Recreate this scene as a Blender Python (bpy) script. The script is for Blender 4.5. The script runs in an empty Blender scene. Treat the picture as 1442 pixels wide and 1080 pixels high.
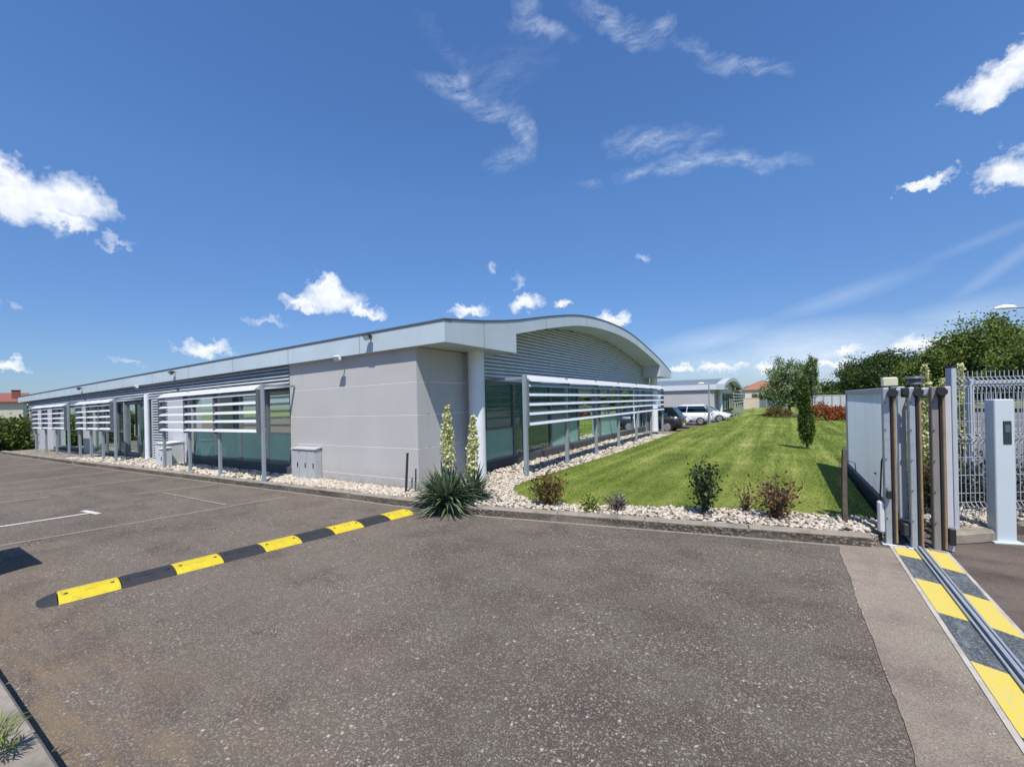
import bpy, math, random
import numpy as np
from mathutils import Vector, Matrix
random.seed(7)
RNG = np.random.default_rng(11)
scene = bpy.context.scene
COL = scene.collection

# ------------------------------------------------------------------ camera
H, YAW, ROLL, FPX = 1.65, 0.56, 0.0225, 605.0
fw = Vector((-math.sin(YAW), math.cos(YAW), 0)); rt = Vector((math.cos(YAW), math.sin(YAW), 0)); up = Vector((0, 0, 1))
c_, s_ = math.cos(ROLL), math.sin(ROLL)
r2 = rt * c_ - up * s_; u2 = rt * s_ + up * c_
cam_d = bpy.data.cameras.new('camera'); cam = bpy.data.objects.new('camera', cam_d); COL.objects.link(cam)
cam.matrix_world = Matrix(((r2.x, u2.x, -fw.x, 0), (r2.y, u2.y, -fw.y, 0), (r2.z, u2.z, -fw.z, H), (0, 0, 0, 1)))
cam_d.sensor_width = 36; cam_d.lens = FPX / 1442 * 36; cam_d.shift_y = 26 / 1442
cam_d.clip_start = .05; cam_d.clip_end = 3000
scene.camera = cam

# ------------------------------------------------------------------ light, sky, exposure
SUN = Vector((.30, -.48, 1.0)).normalized()
sun_d = bpy.data.lights.new('sun', 'SUN'); sun_d.energy = 4.2; sun_d.angle = math.radians(.5); sun_d.color = (1, .955, .89)
sun = bpy.data.objects.new('sun', sun_d); COL.objects.link(sun)
sun.rotation_euler = SUN.to_track_quat('Z', 'Y').to_euler(); sun.location = (5, -8, 20)
scene.view_settings.view_transform = 'Standard'; scene.view_settings.look = 'None'
scene.view_settings.exposure = .40; scene.view_settings.gamma = 1
try: scene.view_settings.use_curve_mapping = False
except Exception: pass

world = bpy.data.worlds.new('World'); scene.world = world; world.use_nodes = True
nt = world.node_tree; nt.nodes.clear(); L = nt.links
def N(t, **k):
    n = nt.nodes.new(t)
    for a, b in k.items(): setattr(n, a, b)
    return n
def M(op, a, b=None, clamp=False):
    n = N('ShaderNodeMath', operation=op, use_clamp=clamp)
    for i, x in enumerate((a, b)):
        if x is None: continue
        if isinstance(x, (int, float)): n.inputs[i].default_value = x
        else: L.new(x, n.inputs[i])
    return n.outputs[0]
def VM(op, a, b=None, out=0, scale=None):
    n = N('ShaderNodeVectorMath', operation=op)
    for i, x in enumerate((a, b)):
        if x is None: continue
        if isinstance(x, (tuple, list, Vector)): n.inputs[i].default_value = tuple(x)
        else: L.new(x, n.inputs[i])
    if scale is not None: n.inputs['Scale'].default_value = scale
    return n.outputs[out]
sky = N('ShaderNodeTexSky', sky_type='NISHITA'); sky.sun_disc = False
sky.sun_elevation = math.asin(SUN.z); sky.sun_rotation = math.atan2(SUN.x, SUN.y)
sky.air_density = 1.0; sky.dust_density = .35; sky.ozone_density = 2.0; sky.altitude = 200
tint = N('ShaderNodeMix', data_type='RGBA', blend_type='MULTIPLY'); tint.inputs[0].default_value = 1
L.new(sky.outputs[0], tint.inputs[6]); # the sky of the photo is an even blue: pale only in a low band
elr = N('ShaderNodeValToRGB'); sepd = N('ShaderNodeSeparateXYZ'); tc0 = N('ShaderNodeTexCoord'); L.new(VM('NORMALIZE', tc0.outputs['Generated']), sepd.inputs[0]); L.new(sepd.outputs[2], elr.inputs[0])
ee = elr.color_ramp.elements; ee.new(.5); ee.new(.5)
for e_, (p_, c_2) in zip(ee, ((0, (.40, .50, .70, 1)), (.15, (.46, .60, .83, 1)), (.42, (.60, .85, 1.13, 1)), (.75, (.59, .87, 1.22, 1)))): e_.position = p_; e_.color = c_2
L.new(elr.outputs[0], tint.inputs[7])
tc = N('ShaderNodeTexCoord'); DIR = VM('NORMALIZE', tc.outputs['Generated'])
def noise(vec, scale, detail=6, rough=.55):
    n = N('ShaderNodeTexNoise'); n.inputs['Scale'].default_value = scale; n.inputs['Detail'].default_value = detail
    n.inputs['Roughness'].default_value = rough; L.new(vec, n.inputs['Vector']); return n
nA = noise(DIR, 24, 7, .62); nB = noise(DIR, 60, 4, .6)
warpA = VM('SCALE', VM('SUBTRACT', nA.outputs['Color'], (.5, .5, .5)), scale=.085)
DC = VM('ADD', DIR, warpA)                       # cumulus coordinates: direction with a billowing warp
nC = noise(DIR, 13, 8, .66)
warpC = VM('SCALE', VM('SUBTRACT', nC.outputs['Color'], (.5, .5, .5)), scale=.075)
DS = VM('ADD', DIR, warpC)                       # cirrus coordinates
fib = N('ShaderNodeMapping'); L.new(VM('ADD', DIR, VM('SCALE', VM('SUBTRACT', noise(DIR, 4, 3, .5).outputs['Color'], (.5, .5, .5)), scale=.16)), fib.inputs[0]); fib.inputs['Scale'].default_value = (6, 10, 26); fib.inputs['Rotation'].default_value = (.3, .25, .4)
nF = noise(fib.outputs[0], 2.4, 12, .76)
def frame(az, el):
    a, e = math.radians(az), math.radians(el)
    c = Vector((math.sin(a) * math.cos(e), math.cos(a) * math.cos(e), math.sin(e)))
    e1 = Vector((math.cos(a), -math.sin(a), 0)); e2 = c.cross(e1) * -1
    if e2.z < 0: e2 = -e2
    return c, e1, e2
def ell(src, az, el, hw, hh, flat=1.0, rot=0):
    c, e1, e2 = frame(az, el)
    if rot: cr, sr = math.cos(math.radians(rot)), math.sin(math.radians(rot)); e1, e2 = e1 * cr + e2 * sr, e2 * cr - e1 * sr
    mp = N('ShaderNodeMapping', vector_type='TEXTURE'); L.new(src, mp.inputs[0]); mp.inputs['Location'].default_value = c
    mp.inputs['Rotation'].default_value = Matrix((e1, e2, -c)).transposed().to_euler('XYZ'); mp.inputs['Scale'].default_value = (math.radians(hw), math.radians(hh), .25)
    q = mp.outputs[0]
    v = VM('DOT_PRODUCT', q, (0, 1, 0), 1)
    if flat != 1.0: q = VM('MAXIMUM', q, VM('MULTIPLY', q, (-1, -flat, -1)))
    return VM('LENGTH', q, out=1), v
CUM = [(-80.2,17.5,4.3,3.3),(-77.0,18.7,2.9,2.9),(-81.5,19.5,2.4,1.9),(-78.2,16.9,2.6,1.2),(-74.8,15.9,1.7,.5),
 (-54.4,12.4,3.9,2.5),(-51.3,11.5,3.3,1.3),(-57.8,11.9,2.6,1.4),(-55.2,13.8,2.4,1.7),(-67.4,6.4,2.9,1.3),(-61.7,9.6,2.5,.7),(-73.6,4.3,1.6,.6),(-81.4,4.0,1.6,.9),
 (-37.6,11.6,2.9,1.2),(-30.0,12.7,2.3,1.6),(-25.3,12.4,1.4,1.0),(-18.7,10.2,2.4,1.4),(-34.3,16.8,1.0,.8),(-30.7,15.6,1.1,.75),(-14.6,17.2,1.1,.8),
 (16.6,24.7,2.9,1.9),(18.1,25.8,2.0,1.7),(17.3,18.0,2.5,2.1),(12.2,19.2,2.0,.75),(11.2,4.6,2.3,1.2),(6.1,4.3,1.6,1.0),(-10.5,3.4,1.9,.8),(-6.1,3.3,2.8,.9),(-.6,3.0,2.4,.9),(-82.0,8.9,.9,.8),(4.6,2.7,3.5,.9),(9.1,3.1,2.4,.8),
 (40,14,5,3),(75,20,6,3.5),(120,12,7,4),(170,18,8,4),(-130,16,7,4),(-105,24,5,3)]
dens = None; lit = None
for az, el, hw, hh in CUM:
    r, v = ell(DC, az, el, hw, hh, 1.9)
    faint = .5 if (hw < 1.3 or (az, el) in ((-61.7,9.6),(-73.6,4.3),(-74.8,15.9))) else 1.0
    d = M('MULTIPLY', M('SUBTRACT', 1.0, r), 1.7 if faint == 1 else 1.0, True)
    if faint < 1: d = M('MULTIPLY', d, faint)
    l = M('MULTIPLY', d, M('ADD', M('MULTIPLY', v, .75), .52, True))
    dens = d if dens is None else M('MAXIMUM', dens, d)
    lit = l if lit is None else M('MAXIMUM', lit, l)
CIR = [(-38.8,35.8,3.51,0.60,-18,0.80),(-34.1,34.5,3.26,0.65,-10,0.70),(-30.1,32.2,2.40,0.71,-74,0.75),(-31.8,29.6,2.26,0.65,16,0.60),(-37.4,36.5,1.03,0.56,26,0.80),(-41.6,36.3,2.08,0.34,-22,0.35),(-29.1,42.1,1.83,0.77,75,0.60),(-27.6,40.6,2.87,0.43,-10,0.70),(-19.4,40.9,2.98,0.60,-38,0.60),(-15.6,39.2,3.08,0.62,-21,0.70),(-11.9,38.8,1.09,0.55,55,0.75),(-7.6,36.0,3.61,0.31,-35,0.45),(-2.8,33.7,3.61,0.39,-21,0.65),(-13.2,29.5,4.18,0.75,-6,0.70),(-7.5,28.4,1.44,0.53,35,0.50),(-9.9,26.6,5.79,0.50,-4,0.75),(-3.4,25.7,4.87,0.40,-17,0.70),(-15.0,26.8,2.22,0.45,5,0.60),(-33.1,37.3,4.92,1.37,24,0.2),(-38.7,38.7,3.85,0.55,-42,0.2),
 (5.3,10.1,7.0,1.0,14,.28),(17.0,10.9,6.0,.6,38,.24),(16.0,13.4,5.5,.5,16,.15),(-7.2,6.8,8.6,1.6,8,.5),(3.3,4.4,12.5,3.4,0,1.0),(14.2,7.0,7.0,1.5,8,.45),(-21.2,26.1,1.6,.4,0,.3),(-5.5,4.0,9.0,2.4,0,.6),(12,4.6,9,2.4,0,.75)]
cir = None
for az, el, hw, hh, rot, amt in CIR:
    soft = el < 15
    r, v = ell(DIR if soft else DS, az, el, hw * (1.15 if soft else 1.45), hh * (1.25 if soft else 2.1), 1.0, rot)
    d = M('MULTIPLY', M('SUBTRACT', 1.0, r, True), amt)
    if not soft:
        d = M('MULTIPLY', M('MULTIPLY', d, 1.05), M('MULTIPLY', M('SUBTRACT', nF.outputs[0], .38, True), 2.5))
    else:
        d = M('MULTIPLY', d, M('ADD', M('MULTIPLY', nF.outputs[0], .9), .25))
    cir = d if cir is None else M('MAXIMUM', cir, d)
cir = M('MULTIPLY', cir, .95, True)
m1 = N('ShaderNodeMix', data_type='RGBA'); L.new(cir, m1.inputs[0]); L.new(tint.outputs[2], m1.inputs[6]); m1.inputs[7].default_value = (5.9, 6.5, 7.4, 1)
ccol = N('ShaderNodeMix', data_type='RGBA'); L.new(M('DIVIDE', lit, M('MAXIMUM', dens, .02), True), ccol.inputs[0])
ccol.inputs[6].default_value = (4.3, 4.9, 5.9, 1); ccol.inputs[7].default_value = (7.9, 8.0, 8.2, 1)
m2 = N('ShaderNodeMix', data_type='RGBA'); L.new(M('MULTIPLY', dens, M('ADD', M('MULTIPLY', nB.outputs[0], .5), .68, True)), m2.inputs[0]); L.new(m1.outputs[2], m2.inputs[6]); L.new(ccol.outputs[2], m2.inputs[7])
bg = N('ShaderNodeBackground'); bg.inputs[1].default_value = .112; L.new(m2.outputs[2], bg.inputs[0])
wo = N('ShaderNodeOutputWorld'); L.new(bg.outputs[0], wo.inputs[0])
try: world.cycles.sampling_method = 'MANUAL'; world.cycles.sample_map_resolution = 1024
except Exception: pass

# ------------------------------------------------------------------ materials
class MT:
    """small wrapper for building one node material"""
    def __init__(s, name):
        s.m = bpy.data.materials.new(name); s.m.use_nodes = True; s.t = s.m.node_tree
        s.b = s.t.nodes['Principled BSDF']; s.out = s.t.nodes['Material Output']
        s.tc = s.n('ShaderNodeTexCoord'); s.geo = s.n('ShaderNodeNewGeometry')
    def n(s, t, **k):
        n = s.t.nodes.new(t)
        for a, b in k.items(): setattr(n, a, b)
        return n
    def l(s, a, b): s.t.links.new(a, b)
    def vec(s, scale=(1, 1, 1), world=False):
        mp = s.n('ShaderNodeMapping'); s.l(s.geo.outputs['Position'] if world else s.tc.outputs['Object'], mp.inputs[0]); mp.inputs['Scale'].default_value = scale
        return mp.outputs[0]
    def noise(s, v, scale, detail=5, rough=.6):
        n = s.n('ShaderNodeTexNoise'); s.l(v, n.inputs['Vector']); n.inputs['Scale'].default_value = scale; n.inputs['Detail'].default_value = detail; n.inputs['Roughness'].default_value = rough
        return n.outputs[0]
    def vor(s, v, scale, feat='F1', out='Distance', rnd=1):
        n = s.n('ShaderNodeTexVoronoi', feature=feat); s.l(v, n.inputs['Vector']); n.inputs['Scale'].default_value = scale; n.inputs['Randomness'].default_value = rnd
        return n.outputs[out]
    def ramp(s, f, stops, interp='LINEAR'):
        n = s.n('ShaderNodeValToRGB'); s.l(f, n.inputs[0]); e = n.color_ramp.elements; n.color_ramp.interpolation = interp
        while len(e) < len(stops): e.new(.5)
        for i, (p, c) in enumerate(stops):
            e[i].position = p; e[i].color = (*c, 1) if not isinstance(c, (int, float)) else (c, c, c, 1)
        return n.outputs[0]
    def mix(s, f, a, b, mode='MIX'):
        n = s.n('ShaderNodeMix', data_type='RGBA', blend_type=mode)
        for i, x in ((0, f), (6, a), (7, b)):
            if isinstance(x, (int, float)): n.inputs[i].default_value = x
            elif isinstance(x, (tuple, list)): n.inputs[i].default_value = (*x, 1)
            else: s.l(x, n.inputs[i])
        return n.outputs[2]
    def math(s, op, a, b=None, clamp=False):
        n = s.n('ShaderNodeMath', operation=op, use_clamp=clamp)
        for i, x in enumerate((a, b)):
            if x is None: continue
            if isinstance(x, (int, float)): n.inputs[i].default_value = x
            else: s.l(x, n.inputs[i])
        return n.outputs[0]
    def axis(s, i, world=True):
        n = s.n('ShaderNodeSeparateXYZ'); s.l(s.geo.outputs['Position'] if world else s.tc.outputs['Object'], n.inputs[0]); return n.outputs[i]
    def bump(s, h, strength=.3, dist=.01):
        n = s.n('ShaderNodeBump'); n.inputs['Strength'].default_value = strength; n.inputs['Distance'].default_value = dist; s.l(h, n.inputs['Height']); s.l(n.outputs[0], s.b.inputs['Normal'])
    def done(s, color=None, rough=.6, metal=0., spec=.5):
        if color is not None:
            if isinstance(color, (tuple, list)): s.b.inputs['Base Color'].default_value = (*color, 1)
            else: s.l(color, s.b.inputs['Base Color'])
        if isinstance(rough, (int, float)): s.b.inputs['Roughness'].default_value = rough
        else: s.l(rough, s.b.inputs['Roughness'])
        s.b.inputs['Metallic'].default_value = metal; s.b.inputs['Specular IOR Level'].default_value = spec
        return s.m
def pm(name, c, rough=.55, metal=0., var=.12, scale=6, bump=0, bscale=60, spec=.5):
    t = MT(name); v = t.vec()
    a = tuple(x * (1 - var) for x in c); b = tuple(min(1, x * (1 + var)) for x in c)
    f = t.noise(v, scale, 6, .65)
    col = t.ramp(f, [(.3, a), (.7, b)])
    if bump: t.bump(t.noise(v, bscale, 3), bump, .004)
    return t.done(col, rough, metal, spec)

def asphalt(name, dark, mid, stone, amount, warm, vscale=55):
    t = MT(name); v = t.vec()
    base = t.ramp(t.noise(v, .55, 7, .65), [(.3, dark), (.52, mid), (.75, warm)])
    big = t.noise(v, .17, 4, .55); base = t.mix(t.ramp(big, [(.40, .55), (.52, 0.0)]), base, tuple(x * .70 for x in dark)); base = t.mix(t.ramp(big, [(.52, 0.0), (.64, .6)]), base, tuple(x * 1.18 for x in warm))
    lane = t.noise(t.vec((.13, 1.15, 1)), 1.0, 4, .6); base = t.mix(t.ramp(lane, [(.50, 0.0), (.62, .45)]), base, tuple(x * .60 for x in dark))
    spot = t.noise(v, 2.6, 3, .5); base = t.mix(t.ramp(spot, [(.68, 0.0), (.74, .7)]), base, tuple(x * .35 for x in dark))
    # greenish and pinkish weathering patches, half a metre to two metres across
    pk = t.noise(v, 1.7, 6, .62); base = t.mix(t.ramp(pk, [(.40, .75), (.50, 0.0)]), base, (mid[0] * .95, mid[1] * 1.02, mid[2] * .92)); base = t.mix(t.ramp(pk, [(.50, 0.0), (.66, .7)]), base, tuple(x * .62 for x in dark)); base = t.mix(t.ramp(t.noise(v, .9, 5, .6), [(.54, 0.0), (.68, .5)]), base, (warm[0] * 1.06, warm[1], warm[2] * .97))
    fine = t.noise(v, 130, 5, .8); base = t.mix(t.ramp(fine, [(.36, .7), (.52, 0.0)]), base, tuple(x * .42 for x in dark)); base = t.mix(t.ramp(fine, [(.52, 0.0), (.66, .55)]), base, tuple(x * .72 for x in stone))
    # stones with ragged outlines: the cell pattern is read through a small warp
    wv = t.n('ShaderNodeTexNoise'); t.l(v, wv.inputs['Vector']); wv.inputs['Scale'].default_value = vscale * 1.3; wv.inputs['Detail'].default_value = 3
    sc = t.n('ShaderNodeVectorMath', operation='MULTIPLY_ADD'); t.l(wv.outputs['Color'], sc.inputs[0]); sc.inputs[1].default_value = (.9 / vscale,) * 3; t.l(v, sc.inputs[2]); vw = sc.outputs[0]
    patch = t.ramp(t.noise(v, 1.3, 6, .65), [(.34, .12), (.66, 1.0)])
    def layer(k, seed, amt, lo, hi):
        n = t.n('ShaderNodeTexVoronoi', feature='F1'); t.l(vw, n.inputs['Vector']); n.inputs['Scale'].default_value = vscale * k
        c = t.n('ShaderNodeSeparateColor'); t.l(n.outputs['Color'], c.inputs[0])
        size = t.math('MULTIPLY', c.outputs[(seed + 1) % 3], .30)
        m = t.math('MULTIPLY', t.math('SUBTRACT', t.math('ADD', size, .30), n.outputs['Distance']), 6.0, True)
        return t.math('MULTIPLY', m, t.ramp(c.outputs[seed], [(1 - amt, 0.0), (1 - amt * .4, 1.0)])), c
    s1, c1 = layer(1.0, 0, amount, 0, 0); s2, c2 = layer(2.1, 1, amount * 1.2, 0, 0); s3, c3 = layer(.70, 2, amount * .30, 0, 0)
    st = t.mix(c1.outputs[1], stone, tuple(x * .55 for x in stone)); st = t.mix(t.math('MULTIPLY', c1.outputs[2], .4), st, (.27, .19, .15))
    col = t.mix(t.math('MULTIPLY', s2, .6), base, tuple(x * .68 for x in stone)); col = t.mix(t.math('MULTIPLY', t.math('MULTIPLY', s1, patch), .9), col, st); col = t.mix(t.math('MULTIPLY', s3, patch), col, tuple(min(1, x * 1.15) for x in stone))
    t.bump(t.math('ADD', t.math('MULTIPLY', s1, .8), t.math('ADD', t.math('MULTIPLY', s2, .5), t.math('ADD', s3, t.math('MULTIPLY', fine, 1.2)))), .6, .006)
    return t, col, v
ta, col_a, va = asphalt('worn_asphalt', (.084, .066, .052), (.120, .096, .077), (.49, .425, .35), .62, (.148, .116, .092))
# faint tyre wear and straw coloured dirt near the southern kerb
dirt = ta.math('MULTIPLY', ta.math('SUBTRACT', 1.0, ta.math('MULTIPLY', ta.math('SUBTRACT', ta.axis(1), .42), .95), True), ta.ramp(ta.noise(ta.vec((.55, 3.2, 1)), 3.0, 7, .7), [(.42, 0.0), (.66, 1.0)]))
col_a = ta.mix(ta.math('MULTIPLY', dirt, .95), col_a, ta.mix(ta.noise(va, 40, 4), (.30, .20, .13), (.15, .125, .065)))
ASPHALT = ta.done(col_a, .93, 0, .25)
tb, col_b, vb = asphalt('smooth_asphalt', (.215, .170, .130), (.285, .232, .182), (.60, .53, .44), .42, (.335, .268, .205), 95)
STRIP = tb.done(col_b, .95, 0, .2)
td, col_d, vd = asphalt('brown_asphalt', (.10, .075, .062), (.165, .128, .105), (.25, .22, .19), .2, (.19, .145, .12), 90)
BROWN = td.done(col_d, .95, 0, .2)
tp, col_p, vp_ = asphalt('street_asphalt', (.16, .145, .14), (.21, .19, .185), (.35, .31, .3), .3, (.25, .22, .21), 20)
STREET = tp.done(col_p, .95, 0, .2)
def worn_paint(name, c, under, wear=.5):
    t = MT(name); v = t.vec()
    k = t.math('MAXIMUM', t.ramp(t.noise(v, 60, 6, .75), [(wear - .08, 0.0), (wear + .08, 1.0)]), t.math('MULTIPLY', t.ramp(t.noise(t.vec((9, 2.2, 1)), 1.6, 8, .72), [(.50, 0.0), (.66, 1.0)]), .7))
    return t.done(t.mix(k, c, under), .75, 0, .3)
PAINT_FAINT = worn_paint('faded_line_paint', (.30, .27, .23), (.105, .09, .076), .555)
PAINT_WHITE = worn_paint('white_line_paint', (.62, .60, .55), (.16, .14, .13), .60)
TRK_Y = worn_paint('yellow_track_paint', (.62, .475, .06), (.46, .41, .25), .565)
TRK_K = worn_paint('black_track_paint', (.055, .066, .072), (.24, .25, .25), .57)
def concrete(name, c, moss=.0, rough=.9):
    t = MT(name); v = t.vec()
    col = t.ramp(t.noise(v, 3.5, 8, .7), [(.28, tuple(x * .6 for x in c)), (.5, c), (.75, tuple(min(1, x * 1.25) for x in c))])
    if moss: col = t.mix(t.math('MULTIPLY', t.ramp(t.noise(v, 6, 6, .7), [(.5, 0.0), (.68, 1.0)]), moss), col, (.09, .095, .04))
    t.bump(t.noise(v, 90, 4, .7), .4, .004)
    return t.done(col, rough, 0, .2)
KERB = concrete('kerb_concrete', (.27, .235, .19), .4)
PAVE = concrete('pavement_concrete', (.33, .325, .28), .6)
SLABC = concrete('track_concrete', (.44, .40, .34), .1)
STONE = pm('cream_gravel', (.66, .60, .52), .85, 0, .0, 2)
t = MT('cream_gravel'); STONE = t.done(t.ramp(t.geo.outputs['Random Per Island'], [(0, (.24, .20, .155)), (.25, (.42, .365, .29)), (.7, (.58, .53, .44)), (1, (.46, .36, .28))]), .85, 0, .25)
t = MT('gravel_earth'); v = t.vec(); d = t.vor(v, 26); cc = t.vor(v, 26, 'F1', 'Color')
col = t.mix(t.ramp(d, [(.25, 1.0), (.55, 0.0)]), (.16, .13, .10), t.mix(cc, (.54, .48, .41), (.38, .32, .26), 'MIX')); t.bump(t.math('SUBTRACT', 1.0, d), .8, .03)
GRAVELB = t.done(col, .95, 0, .2)
def lawn_mat(name, blades):
    t = MT(name); v = t.vec(world=True)
    # mowing stripes: rings of lighter and darker mown grass running along the plot
    st = t.noise(t.vec((2.4, .11, 1), True), 1.0, 5, .6)
    big = t.noise(v, .6, 6, .6); fine = t.noise(v, 26, 5, .75)
    f = t.math('ADD', t.math('MULTIPLY', st, .50), t.math('ADD', t.math('MULTIPLY', big, .28), t.math('MULTIPLY', fine, .22)))
    col = t.ramp(f, [(.36, (.062, .098, .012)), (.46, (.125, .170, .024)), (.54, (.215, .255, .050)), (.64, (.40, .385, .14))])
    if blades:
        col = t.mix(t.math('MULTIPLY', t.geo.outputs['Random Per Island'], .55), col, t.mix(t.noise(v, 3), (.32, .33, .11), (.09, .145, .018)))
    else: t.bump(fine, .9, .03)
    return t.done(col, .8, 0, .2)
LAWN = lawn_mat('mown_lawn', False); BLADE = lawn_mat('grass_blade', True)
FIELD = pm('far_field_grass', (.15, .18, .05), .95, 0, .3, .3)
BED = pm('dark_bed_soil', (.075, .06, .055), .95, 0, .4, 8, .6, 30)

WALLM = None
t = MT('grey_render_panel'); v = t.vec(world=True)
cl = t.ramp(t.noise(v, 1.1, 7, .6), [(.3, (.445, .432, .415)), (.7, (.50, .485, .468))])
streak = t.ramp(t.noise(t.vec((7, 7, .35), True), 1, 5, .7), [(.58, 0.0), (.78, .22)]); cl = t.mix(streak, cl, (.36, .34, .31))
pid = t.n('ShaderNodeTexWhiteNoise', noise_dimensions='1D'); t.l(t.math('ADD', t.math('FLOOR', t.math('DIVIDE', t.axis(2), .6)), t.math('FLOOR', t.math('MULTIPLY', t.axis(0), .53))), pid.inputs['W']); cl = t.mix(t.math('MULTIPLY', pid.outputs[0], .22), cl, (.40, .39, .375))
splash = t.math('MULTIPLY', t.math('SUBTRACT', 1.0, t.math('MULTIPLY', t.math('SUBTRACT', t.axis(2), .12), 2.6), True), t.ramp(t.noise(v, 5, 7, .7), [(.38, .1), (.62, .75)])); cl = t.mix(splash, cl, (.30, .27, .225))
drip = t.math('MULTIPLY', t.math('MULTIPLY', t.math('SUBTRACT', t.axis(2), 1.7), .9, True), t.ramp(t.noise(t.vec((16, 16, .15), True), 1, 4, .7), [(.56, 0.0), (.72, .5)])); cl = t.mix(drip, cl, (.35, .335, .31))
cl = t.mix(t.ramp(t.noise(v, 160, 3, .6), [(.3, .0), (.7, .12)]), cl, (.30, .30, .30)); t.bump(t.noise(v, 260, 3), .25, .002)
WALLM = t.done(cl, .88, 0, .25)
JOINT = pm('pale_joint', (.70, .69, .67), .8, 0, .05)
def panelled(name, c, axis, pitch, rough=.45, metal=.0):
    t = MT(name); v = t.vec(world=True)
    base = t.ramp(t.noise(v, .8, 6, .6), [(.3, tuple(x * .9 for x in c)), (.7, tuple(min(1, x * 1.06) for x in c))])
    fr = t.math('FRACT', t.math('DIVIDE', t.math('ADD', t.axis(axis), 200.0), pitch))
    seam = t.math('LESS_THAN', fr, .012)
    idx = t.math('FLOOR', t.math('DIVIDE', t.math('ADD', t.axis(axis), 200.0), pitch))
    wn = t.n('ShaderNodeTexWhiteNoise', noise_dimensions='1D'); t.l(idx, wn.inputs['W'])
    base = t.mix(t.math('MULTIPLY', wn.outputs[0], .30), base, tuple(x * .82 for x in c))
    dr = t.ramp(t.noise(t.vec((5, 5, .3), True), 1, 5, .7), [(.55, 0.0), (.8, .3)]); base = t.mix(dr, base, tuple(x * .7 for x in c))
    return t.done(t.mix(t.math('MULTIPLY', seam, .6), base, (.20, .21, .22)), rough, metal, .5)
FASC_L = panelled('zinc_fascia_long', (.50, .58, .625), 0, 2.3)  # bluer than the gable zinc: sky reflection put into the colour
FASC_R = panelled('zinc_fascia_gable', (.51, .56, .59), 1, 2.55)
COPING = pm('dark_coping', (.10, .11, .12), .5, .2)
SOFFIT = pm('soffit_panel', (.36, .36, .35), .7)
CLAD = pm('grey_ribbed_cladding', (.62, .64, .65), .5, .05, .1, 3)
ROOFM = pm('grey_roof_sheet', (.19, .21, .225), .5, .2)
FRAME = pm('window_frame_grey', (.15, .165, .17), .45, .2)
ALU = pm('aluminium_post', (.31, .355, .385), .45, .25, .08)
BLADEW = pm('white_sun_blade', (.54, .55, .56), .45, .0, .05)
BLADEG = pm('silver_sun_blade', (.56, .59, .60), .45, .1, .06)
COLW = pm('white_column_paint', (.70, .72, .74), .45, 0, .04)
PLINTH = pm('dark_plinth', (.07, .075, .08), .8)
WHITE = pm('white_panel', (.50, .50, .52), .6, 0, .05)
INTW = pm('interior_wall', (.52, .60, .59), .9, 0, .1); INTF = pm('interior_floor', (.10, .11, .11), .7); INTD = pm('office_furniture', (.08, .09, .10), .6)
CABG = pm('cabinet_grey', (.40, .41, .42), .6, 0, .08); CABG2 = pm('cabinet_pale', (.56, .565, .575), .6, 0, .06)
def glass(name, tint, mirror=.14, rough=.02, haze=.0):
    t = MT(name); nd = t.t.nodes
    tr = t.n('ShaderNodeBsdfTransparent'); tr.inputs[0].default_value = (*tint, 1)
    gl = t.n('ShaderNodeBsdfGlossy'); gl.inputs['Roughness'].default_value = rough; gl.inputs[0].default_value = (.82, .95, .92, 1)
    v = t.vec(world=True); bp = t.n('ShaderNodeBump'); bp.inputs['Strength'].default_value = .06; bp.inputs['Distance'].default_value = .02; t.l(t.noise(v, 1.6, 2), bp.inputs['Height']); t.l(bp.outputs[0], gl.inputs['Normal'])
    fr = t.n('ShaderNodeFresnel'); fr.inputs[0].default_value = 1.55
    f = t.math('ADD', t.math('MULTIPLY', fr.outputs[0], .9), mirror, True)
    mx = t.n('ShaderNodeMixShader'); t.l(f, mx.inputs[0]); df = t.n('ShaderNodeBsdfDiffuse'); df.inputs[0].default_value = (.17, .36, .34, 1); m0 = t.n('ShaderNodeMixShader'); m0.inputs[0].default_value = haze; t.l(tr.outputs[0], m0.inputs[1]); t.l(df.outputs[0], m0.inputs[2]); t.l(m0.outputs[0], mx.inputs[1]); t.l(gl.outputs[0], mx.inputs[2]); t.l(mx.outputs[0], t.out.inputs[0])
    return t.m
GLASS = glass('teal_window_glass', (.50, .70, .67), .09, .02, .32); GLASS_LONG = glass('long_side_window_glass', (.42, .60, .58), .06, .02, .10); CARGLASS = glass('car_glass', (.10, .12, .13), .12)
BLIND = pm('teal_spandrel_glass', (.065, .150, .160), .06, 0, .10, 1.2, 0, 60, .5); BLIND2 = pm('pale_teal_spandrel_glass', (.235, .43, .40), .06, 0, .10, 1.2, 0, 60, .5)
RUBK = pm('black_rubber', (.022, .023, .026), .75, 0, .3, 20, .4, 80)
t = MT('yellow_rubber'); v = t.vec(); cy = t.ramp(t.noise(v, 9, 7, .7), [(.3, (.50, .38, .018)), (.6, (.62, .48, .022))]); cy = t.mix(t.ramp(t.noise(t.vec((3, 14, 3)), 2.4, 7, .75), [(.52, 0.0), (.72, .55)]), cy, (.20, .17, .06)); cy = t.mix(t.ramp(t.noise(v, 70, 4, .7), [(.60, 0.0), (.72, .6)]), cy, (.16, .14, .06)); t.bump(t.noise(v, 90, 3), .3, .004); YEL = t.done(cy, .65, 0, .35)
BLK = pm('black_plastic', (.02, .02, .022), .5)
GALV = pm('galvanised_steel', (.40, .43, .46), .45, .4, .12, 12)
FENCEM = pm('fence_grey_paint', (.42, .44, .475), .5, .1, .06)
GATEM = pm('gate_sheet_grey', (.78, .83, .87), .38, .0, .04, 2)
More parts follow.
